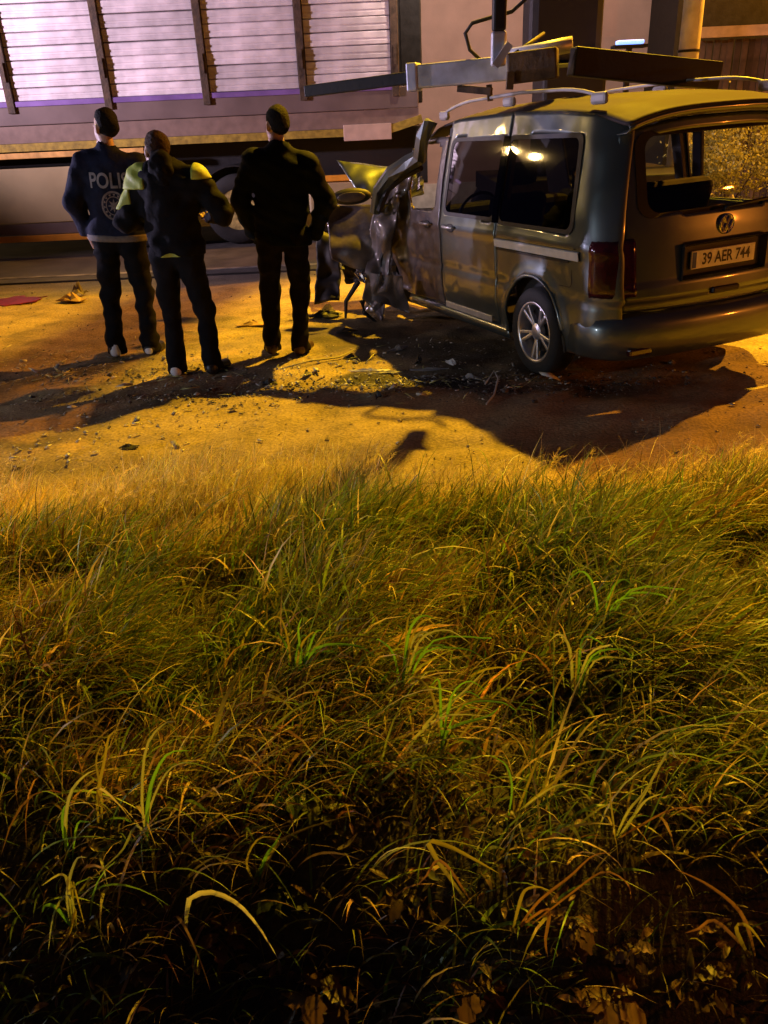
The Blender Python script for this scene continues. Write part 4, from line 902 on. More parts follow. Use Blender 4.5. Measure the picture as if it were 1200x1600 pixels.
st = [(cx + (0.05 if k % 2 == 0 else 0.022) * math.sin(k * math.pi / 8), cz + 1.1 * (0.05 if k % 2 == 0 else 0.022) * math.cos(k * math.pi / 8)) for k in range(16)]
c0 = bm.verts.new((cx, 0, cz)); sv = [bm.verts.new((x, 0, z)) for x, z in st]
for k in range(16): bm.faces.new((c0, sv[k], sv[(k + 1) % 16]))
for k in range(14):                                               # rays between the rings, laurel-like
    a = 2 * math.pi * k / 14 + 0.1; r0, r1 = 0.065, 0.079
    q = [bm.verts.new((cx + r * math.cos(a + da), 0, cz + 1.15 * r * math.sin(a + da))) for r, da in ((r0, -0.05), (r1, -0.12), (r1, 0.12), (r0, 0.05))]; bm.faces.new(q)
wrap_print(bm, jk, M_['print_dim'], 'back_emblem', jk)
f = Field((-0.4, -0.3, 0.80 * s1), (0.4, 0.3, 1.05 * s1), 0.010); f.cap((-0.045, 0, 0.95 * s1), (0.045, 0, 0.95 * s1), 0.192 * s1, None, 0.03, 0.74); f.plane((0, 0, 1), 0.955 * s1); f.plane((0, 0, -1), -0.905 * s1); field_obj('waist_band', f, M_['hem'], p1)
# man in a black vest over a hi-vis jacket
pg = gnd(305, 585)
p2, jk, f2, s2, torso, _ = person((pg.x, pg.y), R(-8), 1.80, 'man in black vest over hi-vis yellow jacket, elbows out, head bowed', dict(footL=(-0.13, -0.02), footR=(0.145, 0.03), armL=((-0.36, 0.02, 1.16), (-0.20, 0.26, 1.10)), armR=((0.37, 0.06, 1.20), (0.20, 0.28, 1.15)), turn=R(48), nod=R(16), lean=0.03, seed=8, hem=0.92, wide=1.10, head=(-0.075, 0.055, 1.625)), dict(hair='hair_brown', trousers='trouser', shoe='shoe', heel='shoe_white', heel2=False, jacket='blackcloth'))
for k in (-1, 1):                                                 # bright shoulder yokes showing beside the hood
    f = Field((-0.6, -0.4, 1.15 * s2), (0.6, 0.5, 1.62 * s2), 0.010); torso(f, 0.013 if k < 0 else 0.007); f.folds(0.010, 18, 31); f.plane((0, 0, -1), -1.435 * s2 if k > 0 else -1.385 * s2); f.plane((-k, 0, 0), (-0.205 if k > 0 else -0.135) * s2); f.plane((0, 0, 1), 1.56 * s2); f.plane((0.0, -1, 0.25), 0.46 * s2)
    field_obj('hi_vis_yoke', f, M_['hivis'], p2)
    f = Field((-0.6, -0.4, 1.15 * s2), (0.6, 0.5, 1.62 * s2), 0.010); torso(f, 0.010); f.folds(0.010, 18, 33); f.plane((0, 0, -1), -1.25 * s2 if k < 0 else -1.36 * s2); f.plane((-k, 0, 0), (-0.272 if k < 0 else -0.25) * s2); f.plane((0, 0, 1), 1.42 * s2); f.plane((0, 1, 0), 0.05)
    if k < 0: field_obj('hi_vis_sleeve', f, M_['hivis'], p2)
f = Field((-0.2, -0.3, 1.38 * s2), (0.2, 0.25, 1.72 * s2), 0.009); f.cap((0, -0.03, 1.45 * s2), (-0.01, -0.035, 1.555 * s2), 0.105 * s2, 0.088 * s2, 0.04); f.folds(0.01, 30, 12); field_obj('hood', f, M_['blackcloth'], p2)
bm = bmesh.new(); vs = [bm.verts.new((x, 0, z * s2)) for x, z in ((-0.075, 0.924), (0.075, 0.924), (0.03, 0.945), (0.0, 0.952), (-0.03, 0.946))]; bm.faces.new(vs); wrap_print(bm, jk, M_['hivis'], 'shirt_tail', p2, 0.012, 3)
# man in the dark coat
pg = gnd(448, 552)
p3, jk, f3, s3, _, _ = person((pg.x, pg.y), R(-3), 1.87, 'man in a plain dark coat with hands in pockets, nearest the van', dict(footL=(-0.115, 0.0), footR=(0.115, 0.0), armL=((-0.31, -0.02, 1.17), (-0.235, 0.08, 0.93)), armR=((0.335, -0.02, 1.18), (0.235, 0.10, 0.94)), turn=R(40), nod=0.0, sway=R(3.4), seed=15, hem=0.86, wide=1.04, pocket=True, head=(-0.015, 0.02, 1.69)), dict(hair='hair', trousers='trouser_brown', shoe='shoe_brown', jacket='coat'))

# ------------------------------------------------------------------ lifting frame hanging on the crane
fr = empty('lifting_frame', (1.0, 7.0, 0), 0, 'steel lifting frame of crossed beams held over the van roof by the crane', 'lifting frame')
fo = Vector((1.0, 7.0, 0))
def F_(name, bm, m, par=None, smooth=False): bmesh.ops.translate(bm, vec=-fo, verts=bm.verts[:]); return obj(name, bm, m, par or fr, smooth)
Lp, Mp, Ap, Rp = at(478, 143, 7.3), at(645, 121, 7.0), at(862, 100, 6.7), at(1120, 119, 6.95)
bm = bmesh.new(); bar(bm, Lp, Mp, 0.08, 0.085, bev=0.008); F_('arm', bm, M_['darksteel'])
bm = bmesh.new(); bar(bm, Mp, Ap, 0.15, 0.16, bev=0.012); F_('main_beam', bm, M_['steel'])
bm = bmesh.new(); bar(bm, Mp - (Ap - Mp).normalized() * 0.03, Mp + (Ap - Mp).normalized() * 0.05, 0.18, 0.19, bev=0.01); F_('end_plate', bm, M_['steel'])
A2 = at(893, 96, 6.75); bm = bmesh.new(); bar(bm, A2, Rp, 0.13, 0.19, bev=0.012); F_('arm', bm, M_['darksteel'])
bm = bmesh.new(); c1, c2 = at(795, 108, 6.75), at(872, 98, 6.65); bar(bm, c1, c2, 0.20, 0.20, bev=0.015); bar(bm, at(798, 112, 6.62), at(796, 140, 6.62), 0.04, 0.05, (1, 0, 0)); F_('clamp', bm, M_['rust'])
bm = bmesh.new(); bar(bm, at(716, 138, 7.0), at(768, 143, 6.9), 0.06, 0.05); bar(bm, at(764, 132, 6.9), at(766, 158, 6.9), 0.035, 0.04, (1, 0, 0)); F_('hook_bracket', bm, M_['rust'])
bm = bmesh.new(); tube(bm, [at(785, 86, 7.0), at(850, 78, 6.95), at(895, 69, 6.9)], [0.035, 0.055, 0.055], 12); F_('hydraulic_cylinder', bm, M_['steel'], None, True)
bm = bmesh.new(); tube(bm, [at(795, 90, 6.9), at(850, 52, 7.1)], 0.014, 6); F_('tie_rod', bm, M_['darksteel'], None, True)
bm = bmesh.new(); h0 = at(779, 70, 6.35); box(bm, h0 - Vector((0.05, 0.035, 0.13)), h0 + Vector((0.05, 0.035, 0.08)), bev=0.015); bar(bm, h0 + Vector((-0.03, -0.055, -0.13)), h0 + Vector((0.07, -0.055, 0.0)), 0.02, 0.05); F_('coupling', bm, M_['steel'])
bm = bmesh.new(); bar(bm, h0 + Vector((0, 0, 0.08)), h0 + Vector((0.005, 0.0, 0.95)), 0.09, 0.09, (0, 1, 0), 0.015); tube(bm, [h0 + Vector((0.005, 0, 0.94)), h0 + Vector((0.02, 0, 4.6))], 0.016, 8); F_('hanger', bm, M_['darksteel'])
bm = bmesh.new(); tube(bm, [at(*p, 6.85) for p in ((752, 95), (734, 78), (727, 52), (738, 36), (765, 28), (800, 18), (820, 0), (828, -25))], 0.014, 8); F_('hose', bm, M_['rubber'], None, True)
# ------------------------------------------------------------------ debris on the dirt
def on_ground(px, py, dz=0.0): p = gnd(px, py); p.z = float(gh(p.x, p.y)) + dz; return p
def flake(name, px, py, rx, ry, m, label, cat, group=None, rz=0.0, h=0.05, n=11, seed=1, amp=0.3):
    p = on_ground(px, py); bm = bmesh.new(); rg = random.Random(seed); rows = []
    for r_ in (1.0, 0.6, 0.25):
        row = []
        for k in range(n):
            a = 2 * math.pi * k / n; w_ = 1 + rg.uniform(-amp, amp); row.append(bm.verts.new((rx * r_ * w_ * math.cos(a), ry * r_ * w_ * math.sin(a), h * (1 - r_) * rg.uniform(0.5, 1.4) + 0.006 + (rg.uniform(0, h * 0.35) if r_ == 1 else 0))))
        rows.append(row)
    for a, b_ in zip(rows, rows[1:]):
        for k in range(n): bm.faces.new((a[k], a[(k + 1) % n], b_[(k + 1) % n], b_[k]))
    bm.faces.new(rows[-1]); o = obj(name, bm, m); md = o.modifiers.new('t', 'SOLIDIFY'); md.thickness = 0.006; o.location = p; o.rotation_euler = (0, 0, rz)
    return tag(o, label, cat, group)
p = on_ground(28, 471, 0.004); bm = bmesh.new(); rg = random.Random(4); vs = [bm.verts.new((0.30 * (1 + rg.uniform(-0.35, 0.3)) * math.cos(2 * math.pi * k / 26), 0.24 * (1 + rg.uniform(-0.35, 0.3)) * math.sin(2 * math.pi * k / 26), 0.004)) for k in range(26)]
bm.faces.new(vs); r_ = bmesh.ops.extrude_face_region(bm, geom=bm.faces[:]); bmesh.ops.translate(bm, vec=(0, 0, 0.008), verts=[v for v in r_['geom'] if isinstance(v, bmesh.types.BMVert)])
o = obj('red_stain', bm, M_['red']); o.location = p; tag(o, 'dark red stain on the dirt at the left edge', 'stain')
flake('crumpled_card', 112, 472, 0.17, 0.10, M_['card'], 'crumpled pale brown card lying left of the men', 'rubbish', None, 0.2, 0.10, 12, 3, 0.4)
flake('dark_rag', 124, 464, 0.10, 0.08, M_['greyband'], 'grey rag heaped on the crumpled card left of the men', 'rag', None, 0.5, 0.17, 11, 6, 0.3)
flake('plastic_scrap', 510, 497, 0.20, 0.09, M_['black'], 'torn black plastic bumper scrap beside the dark-coated man', 'wreckage', None, 0.3, 0.07, 12, 7, 0.35)
flake('plastic_scrap', 512, 491, 0.10, 0.02, M_['white'], 'small pale trim strip lying on the black bumper scrap', 'wreckage', None, 0.35, 0.10, 10, 8, 0.3)
flake('plastic_scrap', 575, 579, 0.17, 0.018, M_['white'], 'long white trim sliver on the wet dirt before the van, left one', 'wreckage', None, -0.12, 0.02, 10, 9, 0.4)
flake('plastic_scrap', 600, 582, 0.13, 0.03, M_['grey'], 'broad grey trim sliver on the wet dirt before the van', 'wreckage', None, -0.1, 0.02, 10, 19, 0.4)
flake('plastic_scrap', 672, 578, 0.14, 0.02, M_['grey'], 'grey trim sliver on the wet dirt nearest the rear wheel', 'wreckage', None, 0.0, 0.02, 10, 29, 0.4)
flake('dark_clod', 202, 702, 0.06, 0.03, M_['black'], 'flat black scrap at the dry grass edge on the left', 'scrap', None, 0.1, 0.03, 10, 13, 0.35)
flake('dark_clod', 396, 510, 0.16, 0.07, M_['card'], 'brown flattened clod left of the dark-coated man\'s feet', 'clod', None, 0.1, 0.05, 12, 14, 0.3)
for k, (px, py, s_, m, lb) in enumerate([(548, 560, 0.05, 'black', 'black plastic shard behind the left white trim sliver'), (622, 548, 0.06, 'grey', 'grey plastic shard on the wet dirt below the crushed front door'), (655, 566, 0.045, 'black', 'black plastic shard right behind the grey trim sliver nearest the wheel'), (705, 572, 0.05, 'white', 'white plastic shard lying left of the rear wheel'),
        (470, 520, 0.05, 'black', 'black plastic shard right of the dark-coated man\'s shoes'), (540, 520, 0.07, 'paint_dent', 'painted body shard under the hanging bumper'), (480, 590, 0.04, 'grey', 'grey plastic shard on the lit dirt nearest the long pale stalk'), (590, 620, 0.05, 'black', 'black plastic shard at the left tip of the van\'s shadow'), (735, 590, 0.05, 'grey', 'grey plastic shard beside the bent wire'), (420, 600, 0.04, 'black', 'black plastic shard in front of the dark-coated man, nearest the grass')]):
    flake('plastic_shard', px, py, s_ * 1.5, s_ * 0.6, M_[m], lb, 'wreckage', 'plastic shards scattered before the van', 0.7 * k, 0.05, 8, 60 + k, 0.45)
bm = bmesh.new(); tube(bm, [on_ground(758, 602, 0.01), on_ground(772, 588, 0.05), on_ground(778, 604, 0.06), on_ground(772, 622, 0.02), on_ground(760, 632, 0.01)], 0.007, 6); tag(obj('bent_wire', bm, M_['silver'], None, True), 'loose bent wire on the dark dirt by the rear wheel', 'wire')
bm = bmesh.new(); tube(bm, [on_ground(440, 577, 0.01), on_ground(485, 571, 0.035), on_ground(530, 563, 0.02), on_ground(556, 552, 0.03)], [0.006, 0.008, 0.007, 0.003], 6); tag(obj('straw_stalk', bm, mat('straw', (0.45, 0.40, 0.16), 0.6), None, True), 'long pale stalk lying before the dark-coated man\'s feet', 'stalk')
# tiny glass, chips, straw: nobody could count them
def litter(name, n, fn, m, sz, kind, colr):
    V = []; Q = []; CC = []
    for i in range(n):
        x, y = fn(); z = float(gh(x, y)) + 0.004; a = RNG.uniform(0, 6.28); L = sz[0] * RNG.lognormal(0, 0.5); w_ = L * RNG.uniform(*sz[1]); u = np.array((math.cos(a), math.sin(a), RNG.uniform(-0.2, 0.5))); v = np.array((-math.sin(a), math.cos(a), RNG.uniform(-0.4, 0.4))); c = np.array((x, y, z + L * 0.35)); b0 = len(V); t = np.array((0, 0, max(0.002, w_ * 0.5)))
        V += [c - u * L - v * w_ * 0.6, c + u * L * 0.8 - v * w_, c + u * L + v * w_ * 0.5, c - u * L * 0.7 + v * w_, c + t]; Q += [(b0, b0 + 1, b0 + 4), (b0 + 1, b0 + 2, b0 + 4), (b0 + 2, b0 + 3, b0 + 4), (b0 + 3, b0, b0 + 4), (b0 + 3, b0 + 2, b0 + 1), (b0, b0 + 3, b0 + 1)]
        cc = colr(); CC += [cc] * 5
    Q = np.array(Q); o = np_mesh(name, np.array(V), Q.ravel(), np.arange(len(Q)) * 3, np.full(len(Q), 3), m, None, False, np.array(CC)); return tag(o, kind='stuff')
def around(px, py, sx, sy):
    c = gnd(px, py); return lambda: (c.x + RNG.normal(0, sx), c.y + RNG.normal(0, sy))
def pick(*f): return lambda: f[RNG.integers(len(f))]()
M_['chips'] = leafmat('litter_chip', 0.35, 0.0)
pale = lambda: np.array((0.66, 0.63, 0.55)) * RNG.uniform(0.4, 1.1); straw = lambda: np.array((0.55, 0.50, 0.16)) * RNG.uniform(0.5, 1.2); stone = lambda: np.array((0.22, 0.17, 0.11)) * RNG.uniform(0.35, 1.5)
litter('glass_and_plastic_chips', 1300, pick(around(60, 575, 0.5, 0.25), around(420, 590, 0.6, 0.35), around(640, 560, 0.9, 0.35), around(560, 600, 0.4, 0.18), around(300, 610, 0.9, 0.5), around(700, 600, 0.8, 0.2), around(150, 690, 0.8, 0.3)), M_['chips'], (0.012, (0.2, 0.7)), 'stuff', pale)
litter('straw_litter', 420, pick(around(90, 560, 0.45, 0.28), around(160, 590, 0.5, 0.22), around(330, 580, 0.7, 0.3), around(620, 600, 0.6, 0.2)), M_['chips'], (0.028, (0.06, 0.14)), 'stuff', straw)
litter('pebbles', 2600, lambda: (RNG.uniform(-4.5, 4.5), RNG.uniform(3.6, 10.9)), M_['chips'], (0.0065, (0.5, 1.0)), 'stuff', stone)
litter('dark_gravel', 2000, pick(around(100, 590, 0.7, 0.12), around(300, 620, 0.9, 0.2), around(700, 598, 1.0, 0.10), around(900, 606, 0.6, 0.1)), M_['chips'], (0.008, (0.5, 1.0)), 'stuff', lambda: np.array((0.06, 0.055, 0.05)) * RNG.uniform(0.4, 2.2))
# ------------------------------------------------------------------ grass
def blades(name, n, fxy, flen, fwid, fcol, segs=5, bend=(0.7, 2.3), lean0=0.42, azm=(0.12, 0.95), m='leaf', kind='stuff', root=None, droop=0.0):
    P = np.array([fxy() for _ in range(n)]) if not isinstance(fxy, np.ndarray) else fxy; n = len(P)
    L = flen(P); L = np.minimum(L, np.median(L) * 1.9); W = fwid(P); az = RNG.normal(azm[0], azm[1], n); th0 = np.abs(RNG.normal(lean0, 0.22, n)); th1 = RNG.uniform(*bend, n)
    z0 = gh(P[:, 0], P[:, 1]) - 0.01; pos = np.stack([P[:, 0], P[:, 1], z0], -1); d2 = np.stack([np.cos(az), np.sin(az), 0 * az], -1)
    tw = RNG.normal(0, 0.7, n); sd = np.stack([-np.sin(az + tw), np.cos(az + tw), RNG.normal(0, 0.25, n)], -1); rows = []; cols = []
    c = fcol(P)
    for i in range(segs + 1):
        t = i / segs; wv = W * (1 - t ** 1.8) * (0.55 + 0.45 * min(1, t * 4)) * 0.5
        if i < segs: rows += [pos - sd * wv[:, None], pos + sd * wv[:, None]]
        else: rows += [pos]
        th = th0 + th1 * (t ** 1.5); st = L / segs; pos = pos + (d2 * np.sin(th)[:, None] + np.array((0, 0, 1)) * np.cos(th)[:, None]) * st[:, None]
    nv = 2 * segs + 1; V = np.stack(rows, 1).reshape(-1, 3); base = (np.arange(n) * nv)[:, None]
    q = np.concatenate([base + np.array([[2 * i, 2 * i + 1, 2 * i + 3, 2 * i + 2]]) for i in range(segs - 1)], 1).reshape(-1, 4); tr = (base + np.array([[2 * segs - 2, 2 * segs - 1, 2 * segs]]))
    ff = np.concatenate([q.ravel(), tr.ravel()]); ls = np.concatenate([np.arange(len(q)) * 4, len(q) * 4 + np.arange(len(tr)) * 3]); lt = np.concatenate([np.full(len(q), 4), np.full(len(tr), 3)])
    CC = np.repeat(c, nv, 0); o = np_mesh(name, V, ff, ls, lt, M_[m], root, True, CC)
    return tag(o, kind=kind) if kind else o
def nz2(P, s, seed): return np.array([noise.noise(Vector((x * s, y * s, seed))) for x, y in P])
GREEN, OLIVE, STRAW, BROWN = np.array((0.14, 0.225, 0.025)), np.array((0.235, 0.235, 0.03)), np.array((0.52, 0.43, 0.18)), np.array((0.17, 0.115, 0.045))
def mixcol(P, wts):
    n = len(P); r_ = RNG.random(n)[:, None]; k = np.cumsum(wts) / np.sum(wts); c = np.where(r_ < k[0], GREEN, np.where(r_ < k[1], OLIVE, np.where(r_ < k[2], STRAW, BROWN)))
    return np.clip(c * RNG.lognormal(0, 0.35, (n, 1)) * (1 + RNG.normal(0, 0.10, (n, 3))), 0.004, 0.8)
def patchcol(P):                                                  # withered rusty patches, more of them on the left and low down
    a = mixcol(P, (0.50, 0.36, 0.10, 0.04)); b_ = mixcol(P, (0.14, 0.26, 0.25, 0.35)) * np.array((1.15, 1.0, 0.9))
    w_ = np.clip(0.45 + 1.6 * nz2(P, 1.4, 21.0) - 0.42 * P[:, 0] * 0.6 - 0.70 * sstep(1.9, 2.9, P[:, 1]) + 0.12, 0, 0.9)
    return np.where((RNG.random(len(P)) < w_)[:, None], b_, a)
def scatter(n, y0, y1, dens, hw=0.62):
    out = []
    while len(out) < n:
        m_ = n * 2; y = RNG.uniform(y0, y1, m_); x = RNG.uniform(-1, 1, m_) * (hw * y + 0.75); P = np.stack([x, y], -1); out.extend(P[RNG.random(m_) < dens(P)])
    return np.array(out[:n])
def clump(P):                                                     # thick tussocks with bare dark hollows between
    c = nz2(P, 1.9, 1.0) + 0.5 * nz2(P, 4.5, 7.0); return np.clip(0.55 + 1.5 * c, 0.05, 1)
def edge(P): return 1 - sstep(3.35, 3.95, P[:, 1] + 0.12 * np.sin(2.1 * P[:, 0]) + 0.16 * nz2(P, 2.2, 3.0) - 0.10 * P[:, 0] * (P[:, 0] > 0) * 0.6)
Pm = scatter(44000, 2.15, 4.0, lambda P: clump(P) * edge(P))
def lenm(P): return (0.16 + 0.22 * np.clip(0.5 + 1.2 * nz2(P, 1.9, 1.0), 0, 1)) * (1 - 0.62 * sstep(3.0, 3.8, P[:, 1])) * RNG.lognormal(0, 0.28, len(P))
blades('grass', len(Pm), Pm, lenm, lambda P: 0.0078 * RNG.lognormal(0, 0.4, len(P)) * (1.25 - 0.5 * sstep(2.4, 3.6, P[:, 1])), patchcol)
Ps = scatter(18000, 1.2, 2.5, lambda P: np.clip(clump(P) * (0.16 + 0.84 * sstep(1.5, 2.05, P[:, 1])), 0, 1))
blades('grass', len(Ps), Ps, lambda P: (0.14 + 0.10 * sstep(1.6, 2.2, P[:, 1])) * RNG.lognormal(0, 0.33, len(P)), lambda P: 0.0072 * RNG.lognormal(0, 0.45, len(P)), patchcol, bend=(0.8, 2.4), lean0=0.55)
Pa = scatter(2600, 1.55, 3.2, lambda P: np.clip(clump(P) + 0.15, 0, 1) * (0.5 + 0.5 * sstep(1.6, 2.1, P[:, 1])))
blades('grass', len(Pa), Pa, lambda P: 0.36 * RNG.lognormal(0, 0.22, len(P)), lambda P: 0.0088 * RNG.lognormal(0, 0.25, len(P)), lambda P: mixcol(P, (0.42, 0.30, 0.20, 0.08)) * 1.15, segs=8, bend=(1.2, 2.5), lean0=0.45, azm=(0.1, 0.6))
# matted dead stems close to the soil
Pd = scatter(14000, 1.1, 3.5, lambda P: 0.15 + 0.85 * sstep(1.6, 2.1, P[:, 1]))
blades('thatch', len(Pd), Pd, lambda P: 0.11 * RNG.lognormal(0, 0.4, len(P)), lambda P: 0.003 * RNG.lognormal(0, 0.3, len(P)), lambda P: mixcol(P, (0.0, 0.12, 0.25, 0.63)), segs=4, bend=(0.3, 1.4), lean0=1.0, azm=(0.3, 1.6))
# wispy dry fringe along the dirt
def fringe(P): return np.exp(-((P[:, 1] - 3.72 - 0.12 * np.sin(2.1 * P[:, 0]) * -1 - 0.10 * nz2(P, 2.2, 3.0)) / 0.24) ** 2) * np.clip(0.6 + 1.3 * nz2(P, 2.6, 5.0), 0.1, 1)
Pf = scatter(24000, 3.1, 4.6, lambda P: fringe(P - np.c_[0 * P[:, 0], 0.14 * (1 - sstep(-0.6, 0.7, P[:, 0]))]) * (0.6 + 0.4 * (1 - sstep(-0.4, 0.8, P[:, 0]))))
blades('dry_grass', len(Pf), Pf, lambda P: 0.175 * RNG.lognormal(0, 0.35, len(P)), lambda P: 0.0027 * RNG.lognormal(0, 0.3, len(P)), lambda P: mixcol(P, (0.0, 0.08, 0.90, 0.02)) * 1.3, segs=5, bend=(0.6, 2.0), lean0=0.4, azm=(0.2, 1.2))
# nodding seed heads on the fringe: short hairs all along the bent tips
Ph = scatter(260, 3.2, 4.2, fringe); hb = []
for x, y in Ph:
    L = RNG.uniform(0.16, 0.27); az = RNG.normal(0.2, 0.7); z = float(gh(x, y)); pos = np.array((x, y, z)); th = abs(RNG.normal(0.15, 0.12)); pts = []
    for i in range(9): pts.append(pos.copy()); th += 0.02 + 0.035 * i * RNG.uniform(0.4, 1.1); pos = pos + np.array((math.cos(az) * math.sin(th), math.sin(az) * math.sin(th), math.cos(th))) * L / 8
    hb.append(pts)
V = []; ff = []; CC = []
def ribbon(a, b_, w0, w1, c):
    d = b_ - a; s_ = np.cross(d, np.array((0.2, -1, 0.3))); s_ = s_ / (np.linalg.norm(s_) + 1e-9); k = len(V); V.extend([a - s_ * w0, a + s_ * w0, b_ + s_ * w1, b_ - s_ * w1]); ff.append((k, k + 1, k + 2, k + 3)); CC.extend([c] * 4)
for pts in hb:
    c = STRAW * RNG.uniform(0.7, 1.6)
    for i in range(8): ribbon(pts[i], pts[i + 1], 0.0013, 0.0011, c)
    for i in range(5, 9):
        for _ in range(7): b_ = pts[min(8, i)] + RNG.normal(0, 0.004, 3); ribbon(b_, b_ + RNG.normal(0, 0.012, 3) + (0.008, 0, 0.004), 0.0011, 0.0004, c * 1.15)
tag(np_mesh('seed_heads', np.array(V), np.array(ff).ravel(), np.arange(len(ff)) * 4, np.full(len(ff), 4), M_['leaf'], None, False, np.array(CC)), kind='stuff')

# ---- single tufts and weeds that stand out in the foreground
def one_blade(name, par, pts, wd, c, twist=0.0, wdir=None):
    """a broad blade along points in the tuft's frame, creased down the middle"""
    P = [np.array(p, float) for p in pts]; ts = np.linspace(0, 1, 12); k = len(P) - 1; sp = []
    for t in ts:                                                  # Catmull-Rom
        u = t * k; i = min(int(u), k - 1); f_ = u - i; a, b_, c_, d = P[max(i - 1, 0)], P[i], P[i + 1], P[min(i + 2, k)]
        sp.append(0.5 * ((2 * b_) + (-a + c_) * f_ + (2 * a - 5 * b_ + 4 * c_ - d) * f_ ** 2 + (-a + 3 * b_ - 3 * c_ + d) * f_ ** 3))
    V = []; Q = []; CC = []
    for i, (t, p) in enumerate(zip(ts, sp)):
        d = sp[min(i + 1, 11)] - sp[max(i - 1, 0)]; s_ = np.cross(d, np.array(wdir if wdir is not None else (0.1, -1.0, 0.5))); s_ /= np.linalg.norm(s_) + 1e-9; nr = np.cross(s_, d); nr /= np.linalg.norm(nr) + 1e-9
        w_ = wd * 0.5 * min(1, 0.35 + t * 3) * (1 - t ** 2.4) + 0.0003; an = twist * t; s2_ = s_ * math.cos(an) + nr * math.sin(an)
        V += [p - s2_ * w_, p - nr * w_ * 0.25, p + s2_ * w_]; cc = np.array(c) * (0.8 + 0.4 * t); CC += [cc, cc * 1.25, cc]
        if i: a = 3 * (i - 1); Q += [(a, a + 1, a + 4, a + 3), (a + 1, a + 2, a + 5, a + 4)]
    Q = np.array(Q); return np_mesh(name, np.array(V), Q.ravel(), np.arange(len(Q)) * 4, np.full(len(Q), 4), M_['leaf'], par, True, np.array(CC))
FRESH = (0.14, 0.36, 0.03); PALE = (0.30, 0.34, 0.16); YEL = (0.24, 0.22, 0.04); DRY = (0.22, 0.12, 0.05)
def meet(px, py, up):                                             # where the sight line comes down to that height over the soil
    y = 0.5
    while y < 5:
        p = at(px, py, y)
        if p.z < float(gh(p.x, p.y)) + up: return y
        y += 0.01
    return y
def tuft(base, Y, label, specs, cat='grass tuft'):
    """blades given by spots of the photograph they pass through, each standing at its own distance round the tuft"""
    Y = meet(base[0], base[1], 0.06); b0 = at(*base, Y); b0.z = float(gh(b0.x, b0.y)); root = empty('grass_tuft', b0, 0, label, cat, 'broad-bladed tufts in the foreground')
    for k, (pts, wd, c, dy) in enumerate(specs):
        n = len(pts); P = [Vector((0, 0, 0)) + Vector((0.008 * (k % 3 - 1), 0.006 * (k % 2), 0))]
        for i, (px, py) in enumerate(pts): P.append(at(px, py, b0.y - 0.05 + dy * (i + 1) / n) - b0)
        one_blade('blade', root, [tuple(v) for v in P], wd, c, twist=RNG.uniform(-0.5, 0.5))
    return root
def fan(cx, cy, n, span, up, seed):
    rg = random.Random(seed); out = []
    for i in range(n):
        a = rg.uniform(-0.35, 0.95); L = up * rg.uniform(0.7, 1.15); tx_ = cx + L * a * 1.1; ty = cy - L * (1 - 0.35 * abs(a)); mx, my = cx + L * a * 0.35, cy - L * 0.62
        e = rg.uniform(0.0, 0.28) * L; out.append(([(mx, my), (tx_, ty), (tx_ + e * (1.3 if a > 0 else -1), ty + e * 0.7)], rg.uniform(0.006, 0.010), rg.choice([FRESH, FRESH, PALE, YEL]), rg.uniform(-0.12, 0.12)))
    return out
tuft((458, 1075), 2.62, 'bright green upright tuft left of centre in the tall grass', fan(458, 1080, 9, 60, 115, 1) + [([(470, 1030), (466, 985), (472, 965)], 0.010, FRESH, 0.0), ([(478, 1030), (492, 990), (505, 985)], 0.009, FRESH, 0.02)])
tuft((625, 1095), 2.55, 'tuft of bright green arching blades at the middle of the grass', fan(628, 1090, 10, 60, 120, 2) + [([(632, 1040), (640, 985), (660, 962), (680, 968)], 0.011, FRESH, 0.0)])
tuft((690, 1165), 2.3, 'tuft of long silvery blades sweeping right below the middle tuft', [([(660, 1140), (720, 1085), (765, 1040)], 0.009, PALE, 0.05), ([(700, 1140), (760, 1120), (780, 1105)], 0.010, FRESH, 0.0), ([(640, 1170), (690, 1120), (770, 1120)], 0.009, PALE, -0.05), ([(720, 1150), (770, 1090), (830, 1040)], 0.008, YEL, 0.1)] + fan(690, 1165, 6, 60, 110, 3))
tuft((102, 1325), 1.95, 'pale blade arching right above the left-hand drooping plant', [([(102, 1290), (110, 1240), (132, 1212), (150, 1203)], 0.010, PALE, 0.0), ([(100, 1300), (98, 1270), (103, 1258)], 0.012, FRESH, 0.02), ([(120, 1290), (135, 1284), (140, 1285)], 0.006, FRESH, 0.03)])
tuft((152, 1275), 2.05, 'tall yellow-green blade bent over at its tip on the left', [([(153, 1240), (163, 1190), (172, 1148), (200, 1137)], 0.010, YEL, 0.0), ([(158, 1240), (150, 1190), (160, 1160)], 0.007, YEL, 0.05)])
tuft((228, 1310), 1.95, 'bright green tall blade folded at the top beside a grey one', [([(230, 1270), (238, 1220), (262, 1178), (298, 1173)], 0.011, FRESH, 0.0), ([(222, 1260), (228, 1170), (255, 1132), (275, 1128)], 0.008, PALE, 0.05), ([(215, 1290), (190, 1330), (155, 1362)], 0.008, PALE, -0.08), ([(232, 1270), (262, 1205), (298, 1190)], 0.007, PALE, 0.06)])
tuft((292, 1440), 1.72, 'silvery broad blade curving over the dark hollow with yellow tip', [([(294, 1408), (325, 1394), (358, 1404), (385, 1425), (412, 1460), (440, 1508)], 0.016, (0.52, 0.54, 0.50), -0.05)])  # cool white light on the blade put into its colour
